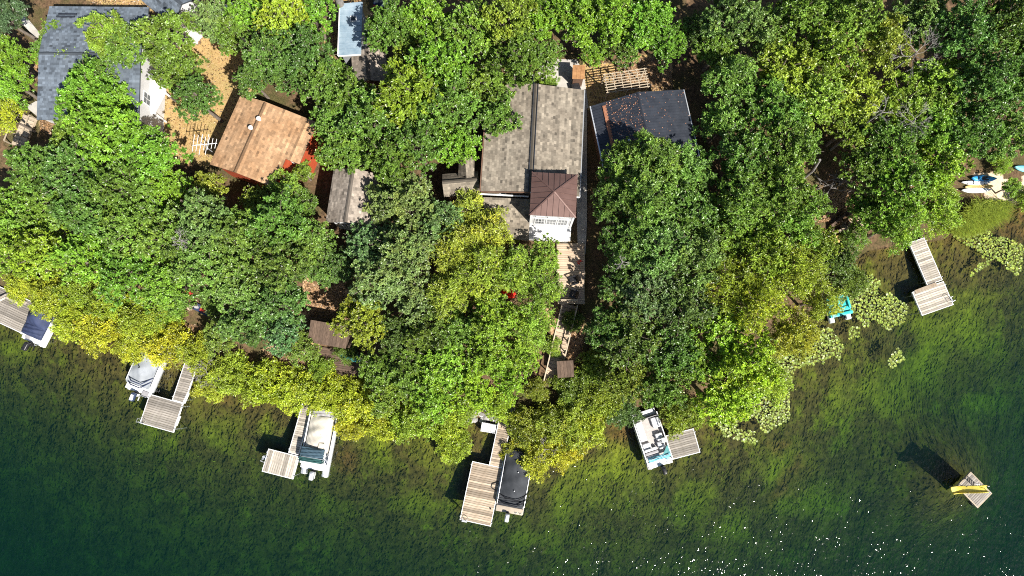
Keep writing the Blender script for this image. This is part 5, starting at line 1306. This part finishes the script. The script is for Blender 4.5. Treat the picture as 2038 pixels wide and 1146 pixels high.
MB().tube([(Wd/2-.5+.16*math.cos(a), -.62, 1.2+.16*math.sin(a)) for a in [k*.7 for k in range(10)]], .02, 6).build('steering_wheel', M['black_plastic'], t)
cover(t, -Wd/2+.2, Wd/2-.05, -L/2+.62, -L/2+.98, 1.16, 1.28, 'aqua', 12, name='folded_canopy', skirt=.08)
MB().slab([(Wd/2-.75, -L/2+1.0, 1.3), (Wd/2-.1, -L/2+1.0, 1.32), (Wd/2-.15, -L/2+1.65, 1.38)], .03).build('canopy_flap', M['teal_dark'], t)
arch(t, -L/2+.8, Wd-.1, 1.0, 1.30, .05, 'canopy_frame')
MB().rbox((-.15, -L/2+.28, .60), (Wd-.5, .55, .10), .04).build('swim_platform', M['vinyl_white'], t, True); MB().rbox((Wd/2-.3, -L/2+.25, .66), (.5, .55, .14), .05).build('step_pad', M['vinyl_white'], t, True)
MB().rbox((Wd/2-.35, -L/2+.5, .80), (.3, .3, .1), .04).build('aqua_pad', M['aqua'], t, True)
outboard(t, -L/2-.02, 'black_plastic', .9, .1)

# turquoise mini pontoon boat
t, L = boat_frame('mini_pontoon_boat', 'small turquoise boat with white floats among the lily pads', (1675, 629), (1663, 588)); Wd = 2.1
for s in (-1, 1): MB().tube([(s*.78, -L/2-.42, .12), (s*.78, -L/2-.36, .12), (s*.78, L/2-.4, .12), (s*.78, L/2, .2)], [.20, .27, .27, .08], 14).build('float', M['white_gel'], t, True)
MB().rbox((0, 0, .42), (Wd, L-.1, .16), .05).build('deck', M['teal_plastic'], t, True)
MB().rbox((0, -L/2+.18, .62), (Wd, .30, .30), .07).build('stern_rail', M['teal_plastic'], t, True); MB().rbox((.1, -L/2+.62, .55), (Wd-.5, .36, .16), .06).build('bench_seat', M['teal_plastic'], t, True)
for s in (-1, 1): MB().rbox((s*(Wd/2-.1), .15, .60), (.2, L-.8, .26), .06).build('side_rail', M['teal_plastic'], t, True)
MB().rbox((-.72, -L/2+.2, .80), (.4, .34, .06), .02).build('hatch', M['aqua'], t); outboard(t, -L/2+.02, 'black_plastic', .45, .05)

# swim raft with yellow slide
c, a, lu, lv = rect((1906, 968), (1945.7, 1008.7), (1928, 937), .45); t = thing('swim_raft', 'wooden swim raft with a yellow slide out on the lake', 'raft', (c.x, c.y, 0), a)
planks(t, -lu/2, lu/2, -lv/2, lv/2, .45, M['plank_grey'], 'v', .17)
for s in (-1, 1):
    MB().box((s*(lu/2+.04), 0, .38), (.08, lv+.16, .2)).build('edge_board', M['timber_light'], t); MB().box((0, s*(lv/2+.04), .38), (lu, .08, .2)).build('edge_board', M['timber_light'], t)
    for q in (-.62, .62): MB().tube([(s*.8, q-.35, .02), (s*.8, q+.35, .02)], .24, 12).build('float_barrel', M['black_plastic'], t, True)
RI = (Matrix.Translation(t.location) @ Matrix.Rotation(a, 4, 'Z')).inverted()
hi, lo = RI @ P(1964, 972, 1.9), RI @ P(1894, 976, .75); d = (lo-hi); s = Vector((d.y, -d.x, 0)).normalized()
sl_ = MB(); rims = {-1: MB(), 1: MB()}; n = 16; prev = None
for k in range(n+1):
    u = k/n; z = 1.9-1.15*(.5-.5*math.cos(math.pi*min(1, u*1.12)))if u < .89 else .75; pnt = Vector((hi.x+d.x*u, hi.y+d.y*u, z))
    if prev:
        sl_.slab([prev-s*.27, prev+s*.27, pnt+s*.27, pnt-s*.27], .03)
        for q in (-1, 1): rims[q].bar(prev+s*q*.29+Vector((0, 0, .08)), pnt+s*q*.29+Vector((0, 0, .08)), .05, .20)
    prev = pnt
ch = sl_.build('slide_chute', M['yellow_plastic'], t)
for q in (-1, 1): rims[q].build('chute_side', M['yellow_plastic'], ch)
for q in (-1, 1):
    MB().tube([(hi.x+s.x*q*.25, hi.y+s.y*q*.25, .45), (hi.x+s.x*q*.25, hi.y+s.y*q*.25, 2.3), (hi.x+s.x*q*.25+d.x*.08, hi.y+s.y*q*.25+d.y*.08, 2.35)], .03, 6).build('ladder_rail', M['alu'], t)
    m_ = hi.lerp(lo, .55); MB().tube([(m_.x+s.x*q*.25, m_.y+s.y*q*.25, .45), (m_.x+s.x*q*.25, m_.y+s.y*q*.25, 1.35)], .03, 6).build('slide_leg', M['timber_dark'], t)
for k in range(5): MB().bar(Vector((hi.x-s.x*.25, hi.y-s.y*.25, .72+.27*k)), Vector((hi.x+s.x*.25, hi.y+s.y*.25, .72+.27*k)), .07, .03).build('ladder_rung', M['alu'], t)

# kayaks and boards
def hull(t, L, Wd, H, mat, cockpit=None, name='hull', flat=False):
    def fn(u, v):
        y = (v-.5)*L; w_ = Wd/2*max(0.0, 1-abs(2*v-1)**2.3)**.75+.004; a = math.pi*2*u
        z = H/2+H/2*math.sin(a)*(1.0 if not flat else 1.0)+.12*H*abs(2*v-1)**3*4
        return (w_*math.cos(a), y, z)
    h = MB().grid(fn, 16, 26).build(name, M[mat], t, True)
    if cockpit:
        for (y, l_) in cockpit:
            MB().tube([(Wd*.30*math.cos(k*math.pi/6), y+l_/2*math.sin(k*math.pi/6), H*1.0) for k in range(13)], .022, 6).build('coaming', M['black_plastic'], h, True)
            MB().prism([(Wd*.29*math.cos(k*math.pi/6), y+l_/2*.96*math.sin(k*math.pi/6)) for k in range(12)], H*.80, H*1.0).build('cockpit', M['black_plastic'], h)
    return h
def kayak(name, label, a, b, Wd, H, mat, cockpit, cat, up=0.0):
    p, q = G(*a), G(*b); d = q-p; z = max(p.z, q.z); t = thing(name, label, cat, ((p.x+q.x)/2, (p.y+q.y)/2, z+up), math.atan2(d.y, d.x)-math.pi/2)
    hull(t, Vector((d.x, d.y, 0)).length, Wd, H, mat, cockpit); return t, Vector((d.x, d.y, 0)).length
t, L = kayak('kayak', 'bright blue kayak topmost on the sandy beach', (1929, 356), (1977, 358), .66, .34, 'blue_plastic', [(.15, .75)], 'kayak')
MB().box((0, -.55, .36), (.4, .04, .02)).build('hatch_strap', M['black_plastic'], t); MB().box((0, .8, .36), (.34, .04, .02)).build('hatch_strap', M['black_plastic'], t)
t, L = kayak('kayak', 'pale grey kayak with dark straps below the blue kayak', (1910, 364), (1964, 366), .42, .30, 'vinyl_white', None, 'kayak')
for y in (-.75, -.2, .8): MB().box((0, y, .30), (.36, .06, .03)).build('strap', M['black_plastic'], t)
t, L = kayak('paddle_board', 'yellow paddle board lying on the beach sand', (1918, 373), (1973, 372), .54, .16, 'board_yellow', None, 'board')
MB().bar((0, -L/2+.3, .165), (0, L/2-.4, .165), .03, .012).build('deck_stripe', M['wood_stain'], t); MB().rbox((0, L/2-.3, .17), (.2, .3, .03), .01).build('grip_pad', M['yellow_plastic'], t)
t, L = kayak('kayak', 'white upturned kayak lowest on the beach', (1910, 380), (1966, 380), .52, .30, 'white_gel', None, 'kayak')
MB().bar((0, -L/2+.4, .30), (0, L/2-.4, .30), .04, .03).build('keel', M['white_gel'], t)
t, L = kayak('kayak', 'light blue kayak at the right edge under the trees', (2014, 334), (2072, 342), .66, .34, 'aqua', [(.1, .75)], 'kayak')
t, L = kayak('canoe', 'faded teal canoe lying on the dark shore deck', (679, 706), (727, 716), .75, .36, 'teal_dark', None, 'canoe', .45)
t, L = kayak('canoe', 'grey canoe with red cushion under the left trees', (388, 608), (424, 626), .70, .36, 'vinyl_grey', None, 'canoe')
MB().rbox((-.05, .1, .40), (.42, .5, .14), .06).build('cushion', M['red_plastic'], t, True); MB().box((0, .1, .355), (.62, 1.6, .02)).build('cockpit_floor', M['cover_navy'], t)
# small things on the left bank
p = G(374, 607); t = thing('wooden_bench', 'weathered wooden bench left of the grey canoe', 'bench', p, -.6)
for k in range(3): MB().box((0, -.16+.16*k, .45), (1.3, .14, .04)).build('seat_slat', M['timber_light'], t)
for s in (-1, 1): MB().box((s*.5, 0, .2), (.08, .42, .46)).build('leg', M['timber_light'], t)
p = G(388, 610); t = thing('bucket', 'round pale metal bucket between the bench and the grey canoe', 'bucket', p)
MB().tube([(0, 0, 0), (0, 0, .35), (0, 0, .35), (0, 0, .06)], [.20, .27, .24, .18], 16, True).build('pail', M['alu'], t, True); MB().tube([(.27*math.cos(k*.4), .27*math.sin(k*.4)*.2, .35+.2*math.sin(k*.4)) for k in range(9)], .012, 5).build('handle', M['alu'], t)
deck_chair('red garden chair above the bench by the grey canoe', 380, 588, G(380, 588).z, 2.4, M['red_plastic'])
# blue storage bin by the tower, blue bin on the right bank
def bin_(label, px, py, rz, mat, w_=.8, l_=1.4, h=1.0):
    p = G(px, py, h); t = thing('storage_bin', label, 'bin', (p.x, p.y, p.z-h), rz)
    MB().rbox((0, 0, h/2-.04), (w_, l_, h-.1), .05).build('body', M[mat], t, True); l = MB().rbox((0, 0, h-.06), (w_+.06, l_+.06, .10), .04).build('lid', M[mat], t, True)
    MB().rbox((0, -l_/2-.03, h-.12), (.3, .06, .06), .02).build('handle', M[mat], l)
bin_('bright blue storage bin on the path beside the tower', 1147, 335, .05, 'blue_plastic', .75, 1.3, 2.2)
bin_('small blue bin among the trees right of the stairs', 1241, 723, .5, 'blue_plastic', .5, .6, .7)
bin_('low dark barrel cover at the corner of the forecourt', 1147, 172, .3, 'black_plastic', .6, .6, .8)
# white trailer among the top trees
c, a, lu, lv = rect((424, 72), (474, 60), (412, 14), 7.9); g = zg(c.x, c.y); t = thing('camper_trailer', 'white camper trailer half hidden by the top trees', 'trailer', (c.x, c.y, g), a)
MB().rbox((0, 0, 1.55), (lu, lv, 2.1), .18, seg=3).build('body', M['white_gel'], t, True); MB().rbox((0, .3, 2.66), (.5, .5, .12), .04).build('roof_vent', M['wall_grey'], t, True)
for s in (-1, 1):
    o = MB().tube([(s*(lu/2-.22), 0, .34), (s*(lu/2-.02), 0, .34)], .34, 16).build('wheel', M['rubber'], t, True); MB().tube([(s*(lu/2-.02), 0, .34), (s*(lu/2+.01), 0, .34)], .18, 12).build('rim', M['alu'], o)
    win(t, s*lu/2, .3, 1.8, .8, .5, ('+' if s > 0 else '-')+'x', cols=1, rows=1)
win(t, 0, -lv/2, 1.8, .8, .5, '-y', cols=1, rows=1)
MB().bar((-.4, lv/2-.1, .5), (0, lv/2+1.0, .5), .08, .08).bar((.4, lv/2-.1, .5), (0, lv/2+1.0, .5), .08, .08).build('tow_hitch', M['black_plastic'], t)
# parked car cut by the top edge
p = G(768, -22); t = thing('parked_car', 'dark blue parked car cut by the top edge', 'car', p, 1.5)
def body(u, v):
    x = -2.1+4.2*v; pr = [(-.85, .30), (-.90, .62), (-.84, .86), (.84, .86), (.90, .62), (.85, .30)]; k = u*5; i = min(4, int(k)); f = k-i
    y = pr[i][0]*(1-f)+pr[i+1][0]*f; z = pr[i][1]*(1-f)+pr[i+1][1]*f; e = 1-.12*abs(2*v-1)**6; return (x, y*e, z-(.18 if abs(2*v-1) > .97 and z > .5 else 0))
MB().grid(body, 20, 24).box((0, 0, .32), (4.1, 1.6, .08)).build('body', M['car_blue'], t, True)
MB().slab([(-1.2, -.68, 1.42), (.5, -.68, 1.42), (.5, .68, 1.42), (-1.2, .68, 1.42)], .05).build('roof', M['car_blue'], t)
for q in (([(.5, -.66, 1.40), (1.15, -.76, .88), (1.15, .76, .88), (.5, .66, 1.40)]), ([(-1.2, .66, 1.40), (-1.85, .76, .88), (-1.85, -.76, .88), (-1.2, -.66, 1.40)]), ([(-1.2, -.67, 1.4), (-1.85, -.79, .87), (1.15, -.79, .87), (.5, -.67, 1.4)]), ([(.5, .67, 1.4), (1.15, .79, .87), (-1.85, .79, .87), (-1.2, .67, 1.4)])): MB().slab(q, .02).build('window', M['glass'], t)
for sx in (-1.3, 1.3):
    for sy in (-1, 1):
        o = MB().tube([(sx, sy*.68, .33), (sx, sy*.90, .33)], .33, 18).build('wheel', M['rubber'], t, True); MB().tube([(sx, sy*.90, .33), (sx, sy*.915, .33)], .2, 12).build('rim', M['alu'], o)
for sy in (-1, 1): MB().rbox((2.04, sy*.62, .66), (.12, .32, .14), .04).build('headlight', M['white_gel'], t); MB().rbox((-2.06, sy*.66, .70), (.08, .26, .16), .03).build('tail_light', M['red_plastic'], t)
